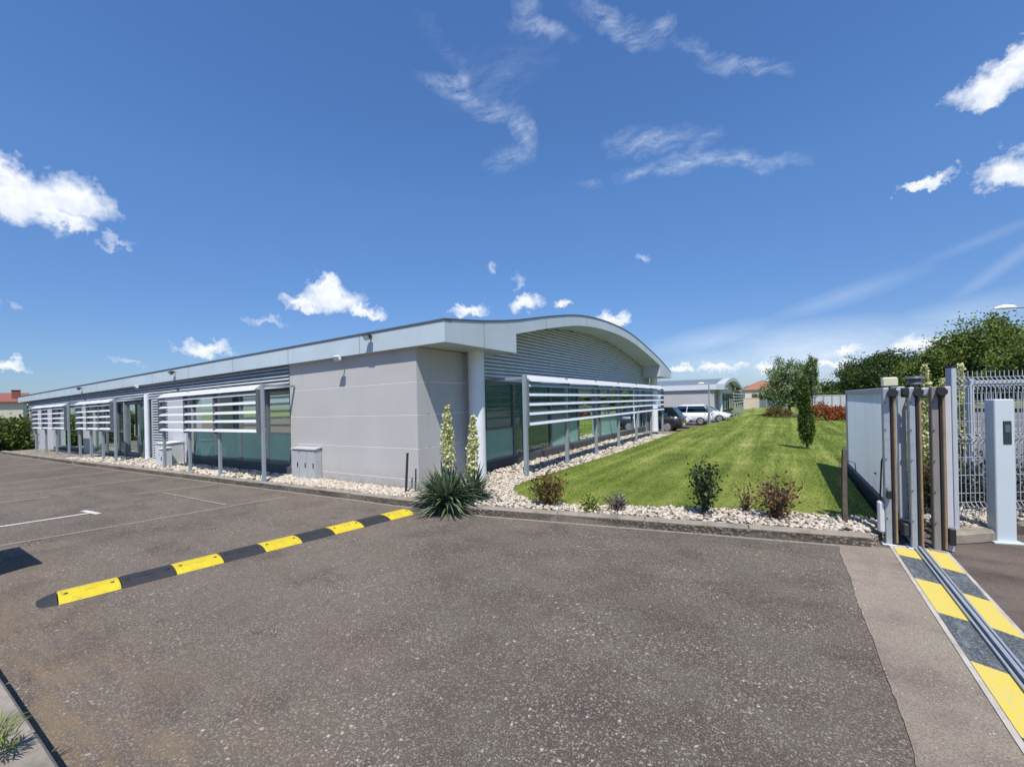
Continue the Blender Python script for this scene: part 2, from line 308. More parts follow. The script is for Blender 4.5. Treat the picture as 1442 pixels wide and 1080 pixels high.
t = MT('translucent_gate_sheet'); v = t.vec(world=True)      # thin pale plastic sheet: the sun behind it shines through
cg = t.ramp(t.noise(t.vec((1, 3, .4), True), 1.2, 6, .6), [(.3, (.66, .73, .77)), (.7, (.76, .82, .86))]); t.done(cg, .4, 0, .4)
tl = t.n('ShaderNodeBsdfTranslucent'); t.l(cg, tl.inputs[0]); mx = t.n('ShaderNodeMixShader'); mx.inputs[0].default_value = .55; t.l(t.b.outputs[0], mx.inputs[1]); t.l(tl.outputs[0], mx.inputs[2]); t.l(mx.outputs[0], t.out.inputs[0]); GATEM = t.m
OCHRE = pm('ochre_safety_edge', (.27, .185, .105), .8, 0, .25, 10)
RUSTY = pm('weathered_dark_steel', (.07, .06, .052), .7, .2, .4, 9)
DARKST = pm('dark_steel', (.045, .05, .055), .6, .3)
LAMPW = pm('lamp_white', (.75, .76, .76), .4, 0, .04); LAMPY = pm('beacon_lens', (.62, .60, .42), .3)
WOODP = pm('old_wood', (.11, .085, .065), .9, 0, .35, 12, .6, 60)
BARK = pm('bark', (.085, .065, .045), .9, 0, .35, 12, .6, 30)
TYRE = pm('tyre_rubber', (.018, .018, .018), .8); RIM = pm('alloy_rim', (.45, .46, .47), .35, .7)
REDL = pm('red_tail_lens', (.35, .008, .012), .2); HEADL = pm('clear_lens', (.65, .68, .70), .15)
def carpaint(n, c):
    t = MT(n); t.b.inputs['Coat Weight'].default_value = 1; t.b.inputs['Coat Roughness'].default_value = .04
    return t.done(t.ramp(t.noise(t.vec(), 3), [(.3, tuple(x * .93 for x in c)), (.7, c)]), .35, .15, .5)
CAR_BLACK = carpaint('black_car_paint', (.012, .012, .018)); CAR_WHITE = carpaint('white_car_paint', (.74, .75, .76)); CAR_SILVER = carpaint('silver_car_paint', (.50, .52, .54)); CAR_BLUE = carpaint('navy_car_paint', (.03, .04, .075))
RENDERC = pm('cream_house_render', (.60, .55, .44), .9, 0, .1); TILE = pm('red_roof_tile', (.24, .085, .06), .85, 0, .3, 25); TILE2 = pm('brown_roof_tile', (.30, .13, .08), .85, 0, .3, 8)
BRICK = pm('chimney_brick', (.22, .085, .06), .9, 0, .3, 20); BEIGE = pm('beige_wall', (.58, .47, .36), .9, 0, .1); PALEF = pm('pale_fence_panel', (.45, .47, .50), .8, 0, .12, .8)
def leaf(name, stops, trans=.25, rough=.55):
    t = MT(name)
    t.done(t.ramp(t.geo.outputs['Random Per Island'], stops), rough, 0, .3)
    tl = t.n('ShaderNodeBsdfTranslucent'); mx = t.n('ShaderNodeMixShader'); mx.inputs[0].default_value = trans
    c = t.b.inputs['Base Color'].links[0].from_socket; t.l(c, tl.inputs[0]); t.l(t.b.outputs[0], mx.inputs[1]); t.l(tl.outputs[0], mx.inputs[2]); t.l(mx.outputs[0], t.out.inputs[0])
    return t.m
LF_OAK = leaf('broadleaf', [(0, (.055, .092, .014)), (.5, (.120, .170, .028)), (1, (.22, .27, .06))])
LF_DARK = leaf('dark_broadleaf', [(0, (.030, .056, .014)), (.6, (.060, .100, .024)), (1, (.105, .150, .040))])
LF_OLIVE = leaf('grey_green_leaf', [(0, (.10, .16, .055)), (.6, (.19, .27, .105)), (1, (.34, .40, .21))])
LF_THUJA = leaf('thuja_spray', [(0, (.030, .062, .010)), (.6, (.070, .115, .018)), (1, (.15, .19, .035))])
LF_RED = leaf('red_photinia_leaf', [(0, (.09, .045, .016)), (.35, (.30, .05, .025)), (.8, (.46, .12, .045)), (1, (.17, .14, .03))])
LF_BRONZE = leaf('bronze_leaf', [(0, (.05, .075, .015)), (.4, (.12, .12, .03)), (.75, (.21, .11, .035)), (1, (.17, .06, .03))])
LF_DRY = leaf('dry_brown_leaf', [(0, (.085, .04, .022)), (.5, (.17, .08, .04)), (.85, (.25, .15, .07)), (1, (.13, .13, .035))])
LF_DEEP = leaf('deep_green_leaf', [(0, (.012, .026, .008)), (.6, (.035, .06, .018)), (.9, (.075, .115, .03)), (1, (.12, .09, .04))])
LF_LIME = leaf('lime_leaf', [(0, (.09, .14, .015)), (1, (.26, .30, .04))])
LF_HEDGE = leaf('hedge_leaf', [(0, (.040, .068, .012)), (.6, (.095, .135, .024)), (1, (.20, .24, .05))])
LF_TWIG = leaf('grey_twig', [(0, (.12, .10, .085)), (1, (.26, .23, .20))], .05)
LF_YUC = leaf('yucca_blade', [(0, (.050, .085, .045)), (.5, (.105, .155, .085)), (.85, (.22, .28, .17)), (1, (.36, .34, .17))], .12, .4)
LF_FLOW = leaf('yucca_flower', [(0, (.30, .33, .09)), (.45, (.60, .60, .27)), (1, (.80, .78, .52))], .3)
LF_SHADE = leaf('purple_groundcover', [(0, (.020, .018, .028)), (.6, (.040, .045, .04)), (1, (.09, .10, .05))])

# ------------------------------------------------------------------ mesh helpers
ORI = {}
def link(name, me, mats, parent=None, origin=(0, 0, 0), kind=None):
    if not isinstance(mats, (list, tuple)): mats = [mats]
    for m in mats: me.materials.append(m)
    o = bpy.data.objects.new(name, me); COL.objects.link(o)
    if parent is not None: o.parent = parent; ORI[o] = ORI[parent]
    else: o.location = origin; ORI[o] = Vector(origin)
    if kind: o['kind'] = kind
    return o
class MB:
    """collects shapes in world coordinates, then becomes one mesh object"""
    def __init__(s): s.v = []; s.f = []; s.mi = []; s.sm = []
    def add(s, vs, fs, mi=0, smooth=False):
        b = len(s.v); s.v += [tuple(x) for x in vs]
        for f in fs: s.f.append(tuple(i + b for i in f)); s.mi.append(mi); s.sm.append(smooth)
    def hexa(s, p, mi=0):       # p: 4 bottom points then 4 top points
        s.add(p, [(3, 2, 1, 0), (4, 5, 6, 7), (0, 1, 5, 4), (1, 2, 6, 5), (2, 3, 7, 6), (3, 0, 4, 7)], mi)
    def box(s, x0, x1, y0, y1, z0, z1, mi=0):
        s.hexa([(x0, y0, z0), (x1, y0, z0), (x1, y1, z0), (x0, y1, z0), (x0, y0, z1), (x1, y0, z1), (x1, y1, z1), (x0, y1, z1)], mi)
    def bev(s, c, size, bev=.01, rot=0, mi=0):     # bevelled upright box, rotated about z
        cx, cy, cz = c; hx, hy, hz = (q / 2 for q in size); b = min(bev, hx * .9, hy * .9, hz * .9)
        ca, sa = math.cos(rot), math.sin(rot); rings = []
        for z, k in ((-hz, b), (-hz + b, 0), (hz - b, 0), (hz, b)):
            x, y = hx - k, hy - k; r = [(x - b, -y), (x, -y + b), (x, y - b), (x - b, y), (-x + b, y), (-x, y - b), (-x, -y + b), (-x + b, -y)]
            rings.append([(cx + px * ca - py * sa, cy + px * sa + py * ca, cz + z) for px, py in r])
        s.loft(rings, mi, caps=True)
    def loft(s, rings, mi=0, caps=True, smooth=False, closed=True):
        n = len(rings[0]); vs = [p for r in rings for p in r]; fs = []
        for i in range(len(rings) - 1):
            for j in range(n if closed else n - 1):
                a, b = i * n + j, i * n + (j + 1) % n; fs.append((a, b, b + n, a + n))
        s.add(vs, fs, mi, smooth)
        if caps:
            s.add(rings[0], [tuple(range(n - 1, -1, -1))], mi); s.add(rings[-1], [tuple(range(n))], mi)
    def tube(s, pts, rad, n=8, mi=0, smooth=True):
        pts = [Vector(p) for p in pts]; rads = rad if isinstance(rad, (list, tuple)) else [rad] * len(pts); rings = []
        for i, p in enumerate(pts):
            d = (pts[min(i + 1, len(pts) - 1)] - pts[max(i - 1, 0)]).normalized()
            a = d.cross(Vector((0, 0, 1)) if abs(d.z) < .9 else Vector((1, 0, 0))).normalized(); b = d.cross(a)
            rings.append([p + (a * math.cos(2 * math.pi * k / n) + b * math.sin(2 * math.pi * k / n)) * rads[i] for k in range(n)])
        s.loft(rings, mi, True, smooth)
    def bar(s, p, q, w, h, mi=0, upv=(0, 0, 1)):   # rectangular bar p to q, w sideways, h along upv
        p, q = Vector(p), Vector(q); d = (q - p).normalized(); u = Vector(upv); a = d.cross(u).normalized() * (w / 2); b = a.cross(d).normalized() * (h / 2)
        s.hexa([p - a - b, p + a - b, q + a - b, q - a - b, p - a + b, p + a + b, q + a + b, q - a + b], mi)
    def poly(s, pts, z0, z1, mi=0):
        n = len(pts); s.add([(x, y, z0) for x, y in pts] + [(x, y, z1) for x, y in pts], [tuple(range(n - 1, -1, -1)), tuple(range(n, 2 * n))] + [(i, (i + 1) % n, n + (i + 1) % n, n + i) for i in range(n)], mi)
    def build(s, name, mats, parent=None, origin=(0, 0, 0), kind=None):
        o = ORI[parent] if parent is not None else Vector(origin)
        me = bpy.data.meshes.new(name); me.from_pydata([(x - o.x, y - o.y, z - o.z) for x, y, z in s.v], [], s.f)
        me.polygons.foreach_set('material_index', s.mi); me.polygons.foreach_set('use_smooth', s.sm); me.update()
        import bmesh
        bm = bmesh.new(); bm.from_mesh(me); bmesh.ops.recalc_face_normals(bm, faces=bm.faces[:]); bm.to_mesh(me); bm.free()
        return link(name, me, mats, parent, origin, kind)
def npmesh(name, V, F, mat, parent=None, origin=(0, 0, 0), kind=None):
    o = ORI[parent] if parent is not None else Vector(origin)
    V = (np.asarray(V, dtype=np.float32).reshape(-1, 3) - np.array(o, dtype=np.float32)); F = np.asarray(F, dtype=np.int32)
    me = bpy.data.meshes.new(name); k = F.shape[1]
    me.vertices.add(len(V)); me.vertices.foreach_set('co', V.ravel()); me.loops.add(F.size); me.loops.foreach_set('vertex_index', F.ravel())
    me.polygons.add(len(F)); me.polygons.foreach_set('loop_start', np.arange(0, F.size, k, dtype=np.int32)); me.update(calc_edges=True)
    return link(name, me, mat, parent, origin, kind)
def tag(o, label=None, cat=None, group=None, kind=None):
    if label: o['label'] = label
    if cat: o['category'] = cat
    if group: o['group'] = group
    if kind: o['kind'] = kind
    return o
def thing(name, label, cat, loc, group=None):
    o = bpy.data.objects.new(name, None); o.empty_display_size = .2; COL.objects.link(o); o.location = loc; ORI[o] = Vector(loc)
    return tag(o, label, cat, group)
def kids(o): return [c for c in COL.objects if c.parent == o]
def copy_tree(o, parent=None):
    c = o.copy(); COL.objects.link(c); ORI[c] = ORI[o]
    if parent is not None: c.parent = parent
    for k in kids(o): copy_tree(k, c)
    return c
def leaves(P, size, up_bias=0., aspect=.55, jitter=.4):
    """one folded quad leaf at each point"""
    P = np.asarray(P, dtype=np.float64); n = len(P)
    a = RNG.normal(size=(n, 3)); a[:, 2] += up_bias; a /= np.linalg.norm(a, axis=1)[:, None]
    b = np.cross(a, RNG.normal(size=(n, 3))); b /= np.linalg.norm(b, axis=1)[:, None]
    s = (size * (1 + jitter * RNG.uniform(-1, 1, n)))[:, None]
    V = np.stack([P, P + a * s * .5 + b * s * aspect * .5, P + a * s, P + a * s * .5 - b * s * aspect * .5], 1)
    F = np.arange(n * 4).reshape(n, 4); return V.reshape(-1, 3), F
def blob(center, radii, clumps, per, sig, shell=.55, seed=0, low=-1.0):
    """leaf points gathered in clumps through an ellipsoid"""
    r = np.random.default_rng(seed); c = np.array(center); R = np.array(radii); out = []
    while len(out) < clumps:
        d = r.normal(size=3); d /= np.linalg.norm(d)
        if d[2] < low: continue
        k = shell + (1 - shell) * r.uniform() ** .7
        p = d * k * (1 + .13 * r.normal()); out.append(c + p * R)
    pts = [o + r.normal(size=(max(3, int(per * r.uniform(.5, 1.5))), 3)) * sig * r.uniform(.6, 1.3) * (R / R.max()) for o in out]
    return np.concatenate(pts), np.array(out)

# ------------------------------------------------------------------ ground, car park, lawn
def sheet(name, pts, z, mat, kind='structure', sub=0):
    b = MB(); b.add([(x, y, z) for x, y in pts], [tuple(range(len(pts)))]); return b.build(name, mat, kind=kind)
sheet('ground', [(-900, -900), (900, -900), (900, 900), (-900, 900)], -.06, FIELD)
def slab(name, pts, z0, z1, mat):
    b = MB(); b.poly(pts, z0, z1); return b.build(name, mat, kind='structure')
slab('car_park', [(-75, -45), (6, -45), (6, 40), (-75, 40)], -.05, 0, ASPHALT)
rj = random.Random(5); edge = [(.53 - .07 * (5.97 - y_) / 8.5 + rj.uniform(-.004, .004) + .010 * math.sin(y_ * 2.3) + .006 * math.sin(y_ * 5.1 + 1), y_) for y_ in [5.97 - .06 * q for q in range(142)]]
slab('asphalt_strip', edge + [(.93, -2.5), (.955, 6.0)], .0, .004, STRIP)
b = MB(); e2 = [(x_ - .024 - .010 * math.sin(y_ * 3.7) - rj.uniform(0, .006), y_) for x_, y_ in edge]
for q in range(len(edge) - 1): b.add([(*e2[q], .006), (*edge[q], .006), (edge[q + 1][0], edge[q + 1][1], .006), (*e2[q + 1], .006)], [(0, 1, 2, 3)])
b.build('asphalt_seam', STRIP, kind='structure')
slab('entrance_drive', [(1.36, 6.25), (1.20, -2.5), (7, -2.5), (7, 7.6), (2.2, 7.15)], .0, .004, BROWN)
slab('street', [(3.2, 9.5), (60, 9.5), (60, 56), (7.2, 56), (5, 30)], -.03, .02, STREET)
# lawn: front edge follows the gravel, left edge follows the building and its parking
LAWN_PTS = [(-4.02, 17.7), (-4.02, 12), (-4.10, 8.8), (-4.16, 7.1), (-4.12, 6.62), (-3.95, 6.26), (-3.66, 5.98), (-3.36, 5.82), (-2.9, 5.76), (-2.5, 5.80), (-2.1, 5.95), (-1.5, 6.22), (-.88, 6.44), (0, 6.66), (.62, 6.74), (.98, 6.85), (1.06, 13), (3.0, 13.5), (5.2, 33), (8, 66), (-3.4, 66), (-3.1, 50), (-2.95, 36), (-3.05, 33), (-3.3, 29), (-3.75, 25), (-4.0, 21)]
slab('lawn', LAWN_PTS, -.05, .13, LAWN)
KL = [(.80, 5.95), (-1.5, 5.50), (-3.75, 5.06), (-5.4, 4.93), (-6.5, 4.88), (-9, 4.72), (-14.3, 4.38), (-20, 4.05), (-27, 3.75)]
slab('gravel_bed', [KL[0], (1.05, 6.6), (.9, 7.0), (-3.0, 6.4), (-3.7, 8), (-3.7, 19), (-3.9, 21.2), (-5.7, 21.2), (-5.7, 5.6), (-24.5, 5.4), (-27, 4.9)] + KL[::-1][:-1], -.02, .095, GRAVELB)
k = MB()
def resample(pts, step):
    out = [Vector((*pts[0], 0))]
    for a, b in zip(pts, pts[1:]):
        a, b = Vector((*a, 0)), Vector((*b, 0)); n = max(1, round((b - a).length / step))
        out += [a.lerp(b, (i + 1) / n) for i in range(n)]
    return out
kp = resample(KL, 1.0)
for i, (a, b) in enumerate(zip(kp, kp[1:])):
    d = (b - a).normalized(); n = Vector((d.y, -d.x, 0)) * .13        # inward
    if n.y < 0: n = -n
    jz = random.uniform(-.004, .004); g = d * .006; a2, b2 = a + g, b - g
    zt = .125 + jz; ch = Vector((n.x, n.y, 0)) * .12
    ring = lambda p: [p + Vector((0, 0, -.03)), p + Vector((0, 0, zt - .02)), p + ch + Vector((0, 0, zt)), p + n + Vector((0, 0, zt)), p + n + Vector((0, 0, -.03))]
    k.loft([ring(a2), ring(b2)], caps=True)
k.build('kerb', KERB, kind='structure')
gut = MB(); kk = [p for p in kp]
for a, b in zip(kk, kk[1:]):
    d = (b - a).normalized(); n = Vector((d.y, -d.x, 0)); n = n if n.y < 0 else -n
    gut.add([a + Vector((0, 0, .003)), b + Vector((0, 0, .003)), b + n * .06 + Vector((0, 0, .003)), a + n * .06 + Vector((0, 0, .003))], [(0, 1, 2, 3)])
gut.build('kerb_gutter_line', PAINT_FAINT, kind='structure')
# pavement at the near left corner with its kerb casting a shadow on the asphalt
b = MB()
for i in range(14):
    x1 = -1.0 - i * 1.0; b.bev((x1 - .5, .42, .055), (.992, .17, .21), .012)
b.build('near_kerb', KERB, kind='structure')
slab('pavement', [(-16, -3), (-1, -3), (-1, .333), (-16, .333)], -.02, .148, PAVE)
# faded parking lines
def strip(b, p, q, w, z=.004):
    p, q = Vector((*p, z)), Vector((*q, z)); d = (q - p).normalized(); n = Vector((-d.y, d.x, 0)) * (w / 2); b.add([p - n, q - n, q + n, p + n], [(0, 1, 2, 3)])
b = MB(); strip(b, (-12.4, .9), (-12.2, 2.3), .07); strip(b, (-8.33, .9), (-7.76, 4.45), .06); strip(b, (-10.84, 3.2), (-10.45, 4.5), .07); strip(b, (-10.44, 3.53), (-8.05, 3.6), .05, .008)
for i in range(5): strip(b, (-13.2 - 2.45 * i, 2.0), (-13.0 - 2.45 * i, 4.2), .07)
b.build('faded_parking_lines', PAINT_FAINT, kind='structure')
b = MB(); strip(b, (-9.75, .9), (-9.55, 2.26), .075); strip(b, (-9.86, 2.24), (-9.32, 2.30), .08, .008); 
b.build('white_parking_line', PAINT_WHITE, kind='structure')

# gravel stones (uncountable) ------------------------------------------------
def inside(pts, x, y):
    c = np.zeros(len(x), bool); n = len(pts)
    for i in range(n):
        x0, y0 = pts[i]; x1, y1 = pts[(i + 1) % n]
        cond = ((y0 > y) != (y1 > y)) & (x < (x1 - x0) * (y - y0) / (y1 - y0 + 1e-12) + x0); c ^= cond
    return c
ICO_V = []; ph = (1 + 5 ** .5) / 2
for a in (-1, 1):
    for b_ in (-ph, ph): ICO_V += [(a, b_, 0), (0, a, b_), (b_, 0, a)]
ICO_V = np.array(ICO_V, float); ICO_V /= np.linalg.norm(ICO_V[0])
def hull_ico():
    F = []; n = 12; V = ICO_V; e = min(np.linalg.norm(V[0] - V[j]) for j in range(1, 12)) * 1.05
    for i in range(n):
        for j in range(i + 1, n):
            for q in range(j + 1, n):
                if np.linalg.norm(V[i] - V[j]) < e and np.linalg.norm(V[j] - V[q]) < e and np.linalg.norm(V[i] - V[q]) < e:
                    nn = np.cross(V[j] - V[i], V[q] - V[i]); F.append((i, j, q) if nn @ (V[i] + V[j] + V[q]) > 0 else (i, q, j))
    return np.array(F)
ICO_F = hull_ico()
def scatter(poly, count, excl=None):
    xs = [p[0] for p in poly]; ys = [p[1] for p in poly]
    x = RNG.uniform(min(xs), max(xs), count); y = RNG.uniform(min(ys), max(ys), count); m = inside(poly, x, y)
    if excl: m &= ~inside(excl, x, y)
    return x[m], y[m]
inK = [(x, y + .13) for x, y in KL]
ST = []
def stones(poly, count, r0, r1, z=.105):
    x, y = scatter(poly, count, LAWN_PTS); n = len(x)
    r = RNG.uniform(r0, r1, n); V = ICO_V[None] * (1 + .22 * RNG.normal(size=(n, 12, 1)))
    V = V * (r[:, None] * RNG.uniform(.7, 1.3, (n, 3)))[:, None, :]
    a = RNG.uniform(0, 6.28, n); ca, sa = np.cos(a)[:, None], np.sin(a)[:, None]
    V = np.stack([V[:, :, 0] * ca - V[:, :, 1] * sa, V[:, :, 0] * sa + V[:, :, 1] * ca, V[:, :, 2] * .75], 2)
    V += np.stack([x, y, z + RNG.uniform(0, .035, n)], 1)[:, None, :]
    ST.append(V)
stones([inK[0], (.95, 6.75), (-3.0, 6.9), (-4.0, 7.6), (-5.3, 7.6), (-5.4, 5.5), inK[3], inK[2], inK[1]], 14000, .014, .034)
stones([inK[3], (-5.4, 5.5), (-9.2, 5.45), inK[5]], 6000, .015, .035)
stones([(-4.0, 7.6), (-3.7, 19), (-5.5, 19), (-5.5, 7.4)], 3800, .025, .05)
stones([inK[5], (-9.2, 5.75), (-18.5, 5.2), inK[7], inK[6]], 3800, .03, .055)
stones([(1.5, 6.5), (1.95, 6.9), (2.9, 8.3), (1.9, 8.2), (1.4, 7.4)], 900, .02, .045, .1)
V = np.concatenate(ST); n = len(V); F = (ICO_F[None] + (np.arange(n) * 12)[:, None, None]).reshape(-1, 3)
tag(npmesh('gravel', V.reshape(-1, 3), F, STONE), 'cream and white gravel stones between the kerb, the lawn and the building', 'gravel', kind='stuff')

# grass blades -----------------------------------------------------------------
n = 150000; u_ = RNG.uniform(0, 1, n); y = 5.7 / (1 - u_ * .85); x = RNG.uniform(-4.2, 4.5, n); m = inside(LAWN_PTS, x, y); x, y = x[m], y[m]; n = len(x)
h_ = .030 * (y / 7) ** .45; a = RNG.uniform(0, 6.28, n); w = RNG.uniform(.5, 1, n) * h_ * .17 * (y / 7) ** .3; hh = RNG.uniform(.4, 1.2, n) * h_
P = np.stack([x, y, np.full(n, .126)], 1); d = np.stack([np.cos(a), np.sin(a), np.zeros(n)], 1); ln = RNG.normal(size=(n, 3)) * 1.0; ln[:, 2] = 1
V = np.stack([P - d * w[:, None], P + d * w[:, None], P + ln * hh[:, None]], 1)
tag(npmesh('lawn_grass', V.reshape(-1, 3), np.arange(n * 3).reshape(-1, 3), BLADE), 'short mown green grass with pale mowing streaks beside the office building', 'grass', kind='stuff')

# ------------------------------------------------------------------ main office building
CX, CY = -5.46, 5.55
def fz(s): return 1 - .0066 * max(0, s)
def LF(s, off, z): return (CX - s, CY - .022 * s - off, .13 + (z - .13) * fz(s) if z > .13 else z)
def lbox(b, s0, s1, o0, o1, z0, z1, mi=0):   # box standing along the long facade, o outward
    b.hexa([LF(s1, o1, z0), LF(s0, o1, z0), LF(s0, o0, z0), LF(s1, o0, z0), LF(s1, o1, z1), LF(s0, o1, z1), LF(s0, o0, z1), LF(s1, o0, z1)], mi)
B = thing('office_building', 'long low grey office building with curved roof edge and glazed facades', 'building', (CX, CY, 0))
SEND = 24.3
ARC = [(5.43, 3.03), (6.6, 3.17), (7.76, 3.36), (9.3, 3.68), (10.96, 3.97), (12.5, 4.11), (14.1, 4.15), (15.6, 4.10), (17.0, 3.96), (19.2, 3.64), (20.6, 3.40), (21.9, 3.14), (22.7, 2.95)]
def arcz(y):
    xs = [p[0] for p in ARC]; zs = [p[1] for p in ARC]
    for i in range(len(xs) - 1):
        if y <= xs[i + 1]:
            t_ = (y - xs[i]) / (xs[i + 1] - xs[i])
            m0 = (zs[min(i + 1, len(zs) - 1)] - zs[max(i - 1, 0)]) / (xs[min(i + 1, len(zs) - 1)] - xs[max(i - 1, 0)]); m1 = (zs[min(i + 2, len(zs) - 1)] - zs[i]) / (xs[min(i + 2, len(zs) - 1)] - xs[i]); h = xs[i + 1] - xs[i]
            t2, t3 = t_ * t_, t_ ** 3
            return (2 * t3 - 3 * t2 + 1) * zs[i] + (t3 - 2 * t2 + t_) * h * m0 + (-2 * t3 + 3 * t2) * zs[i + 1] + (t3 - t2) * h * m1
    return zs[-1]
YS = [5.43 + (22.7 - 5.43) * i / 64 for i in range(65)]
# corner block: stacked render panels with pale joints, L shaped (long side + gable side)
b = MB(); zj = [.0, .30, .86, 1.46, 2.05, 2.67]
for z0, z1 in zip(zj, zj[1:]):
    b.hexa([LF(3.78, 0, z0 + .007), LF(0, 0, z0 + .007), LF(0, -.3, z0 + .007), LF(3.78, -.3, z0 + .007), LF(3.78, 0, z1 - .007), LF(0, 0, z1 - .007), LF(0, -.3, z1 - .007), LF(3.78, -.3, z1 - .007)])
    b.box(CX - .3, CX, CY + .302, 7.3, z0 + .007, z1 - .007)
b.hexa([LF(3.77, -.002, 0.01), LF(.002, -.002, 0.01), LF(.002, -.28, 0.01), LF(3.77, -.28, 0.01), LF(3.77, -.002, 2.66), LF(.002, -.002, 2.66), LF(.002, -.28, 2.66), LF(3.77, -.28, 2.66)], 1)
b.box(CX - .29, CX - .002, CY + .31, 7.29, .01, 2.66, 1)
b.build('wall', [WALLM, JOINT], B)
# fascia along the long side and its coping
b = MB()
def Lf(s, o, z0): return (CX - s, CY - .022 * s - o, z0)
zt = lambda s: 3.03 - .0245 * s if s > -.8 else 3.03
zb = lambda s: 2.672 - .0205 * s
s0, s1 = -.76, SEND + 1.2
b.hexa([Lf(s1, .12, zb(s1)), Lf(s0, .12, zb(0)), Lf(s0, -.05, zb(0)), Lf(s1, -.05, zb(s1)), Lf(s1, .12, zt(s1)), Lf(s0, .12, 3.03), Lf(s0, -.05, 3.03), Lf(s1, -.05, zt(s1))])
b.build('fascia', FASC_L, B)
b = MB(); b.hexa([Lf(s1, .135, zt(s1) + .002), Lf(s0 - .01, .135, 3.032), Lf(s0 - .01, -.04, 3.032), Lf(s1, -.04, zt(s1) + .002), Lf(s1, .135, zt(s1) + .03), Lf(s0 - .01, .135, 3.06), Lf(s0 - .01, -.04, 3.06), Lf(s1, -.04, zt(s1) + .03)])
b.build('coping', COPING, B)
# curved gable band, with a deep eave box at both ends
XF = -4.70; XB = -5.52
b = MB(); yl = [5.62] + [y for y in YS if 5.62 < y < 7.70] + [7.72]
def lowz(y, end): return 2.675 if end else arcz(y) - .27
segs = [(yl, True), ([7.72] + [y for y in YS if 7.72 < y < 20.4] + [20.4], False), ([20.4] + [y for y in YS if 20.4 < y] , True)]
for ys, end in segs:
    rings = []
    for y in ys: z0 = lowz(y, end); z1 = arcz(y); rings.append([(XF, y, z0), (XF, y, z1), (XB, y, z1), (XB, y, z0)])
    b.loft(rings, 0, True)
b.build('gable_fascia', FASC_R, B)
b = MB(); b.box(XB, XF - .004, 5.46, 5.617, 2.676, 3.02); b.build('eave_return', FASC_R, B)
b = MB(); rings = [[(XF + .012, y, arcz(y) + .002), (XF + .012, y, arcz(y) + .03), (XF - .2, y, arcz(y) + .03), (XF - .2, y, arcz(y) + .002)] for y in YS]; b.loft(rings); b.build('gable_coping', COPING, B)
# vaulted roof
b = MB(); NX = 14; vs = []; fs = []
for i in range(NX + 1):
    s = -.5 + (SEND + 1.6) * i / NX
    for j, y in enumerate(YS[1:]): vs.append((CX - s, y - .022 * max(0, s), (.13 + (arcz(y) - .13) * (1 - .0085 * max(0, s))) - .03))
for i in range(NX):
    for j in range(63): a = i * 64 + j; fs.append((a, a + 1, a + 65, a + 64))
b.add(vs, fs, 0, True); b.build('roof', ROOFM, B)
# ribbed gable cladding above the glass
b = MB(); z = 2.14
while z < 3.95:
    ys = [y for y in np.linspace(7.15, 21.6, 120) if (lowz(y, y < 7.72 or y > 20.4)) > z + .02]
    if len(ys) > 1:
        y0, y1 = ys[0], ys[-1]; b.hexa([(-5.56, y0, z), (-5.515, y0, z), (-5.515, y1, z), (-5.56, y1, z), (-5.56, y0, z + .054), (-5.535, y0, z + .054), (-5.535, y1, z + .054), (-5.56, y1, z + .054)])
    z += .084
b.build('gable_cladding', CLAD, B)
b = MB(); b.add([(-5.57, y, 2.12) for y in YS[6:-3]] + [(-5.57, y, arcz(y) - .05) for y in YS[6:-3]], [(i, i + 1, i + 1 + len(YS[6:-3]), i + len(YS[6:-3])) for i in range(len(YS[6:-3]) - 1)]); b.build('gable_backing', pm('gable_backing_grey', (.30, .31, .32), .7), B)  # darker sheet behind the ribs, its colour deepens the shade in the gaps
# ribbed cladding strip on the long side and between the glazing
b = MB(); z = 2.14
while z < 2.62:
    b.hexa([LF(SEND, .02, z), LF(3.8, .02, z), LF(3.8, -.05, z), LF(SEND, -.05, z), LF(SEND, -.005, z + .056), LF(3.8, -.005, z + .056), LF(3.8, -.05, z + .056), LF(SEND, -.05, z + .056)]); z += .084
lbox(b, 3.8, SEND, -.06, -.12, 2.13, 2.66, 1)
z = .13
while z < 2.08:
    b.hexa([LF(10.88, .03, z), LF(9.9, .03, z), LF(9.9, -.04, z), LF(10.88, -.04, z), LF(10.88, -.005, z + .056), LF(9.9, -.005, z + .056), LF(9.9, -.04, z + .056), LF(10.88, -.04, z + .056)]); z += .084
lbox(b, 9.9, 10.88, -.05, -.10, .1, 2.1, 1)
b.build('long_side_cladding', [pm('long_side_ribbed_cladding', (.40, .42, .435), .5, .05, .1, 3), pm('cladding_groove', (.16, .165, .17), .7)], B)  # cladding copy darkened for the sunlit side; groove shade put into the backing colour
# white wall panels and far end
b = MB(); lbox(b, 8.72, 9.87, .0, -.2, 0, 2.12); b.build('white_wall_panel', WHITE, B)
b = MB(); lbox(b, 20.8, 23.2, .0, -.3, 0, 2.12); b.build('white_end_wall', WHITE, B)
b = MB(); lbox(b, 16.35, 17.0, .02, -.2, 0, 2.12); b.build('grey_green_panel', pm('grey_green_panel', (.42, .46, .43), .6), B)
b = MB(); lbox(b, SEND - .1, SEND, -.0, -15.8, 0, 2.6); b.build('end_wall', WALLM, B)
b = MB(); b.box(-31, -5.6, 22.35, 22.5, 0, 2.35); b.build('rear_wall', WALLM, B)
# plinths
for a_ in ((3.78, 8.72, .30), (10.88, 16.35, .16), (17.0, 20.8, .2)): b = MB(); lbox(b, a_[0], a_[1], -.02, -.3, 0, a_[2]); b.build('plinth', PLINTH, B)
b = MB(); b.box(-5.75, -5.55, 7.3, 21.6, 0, .30); b.build('plinth', PLINTH, B)
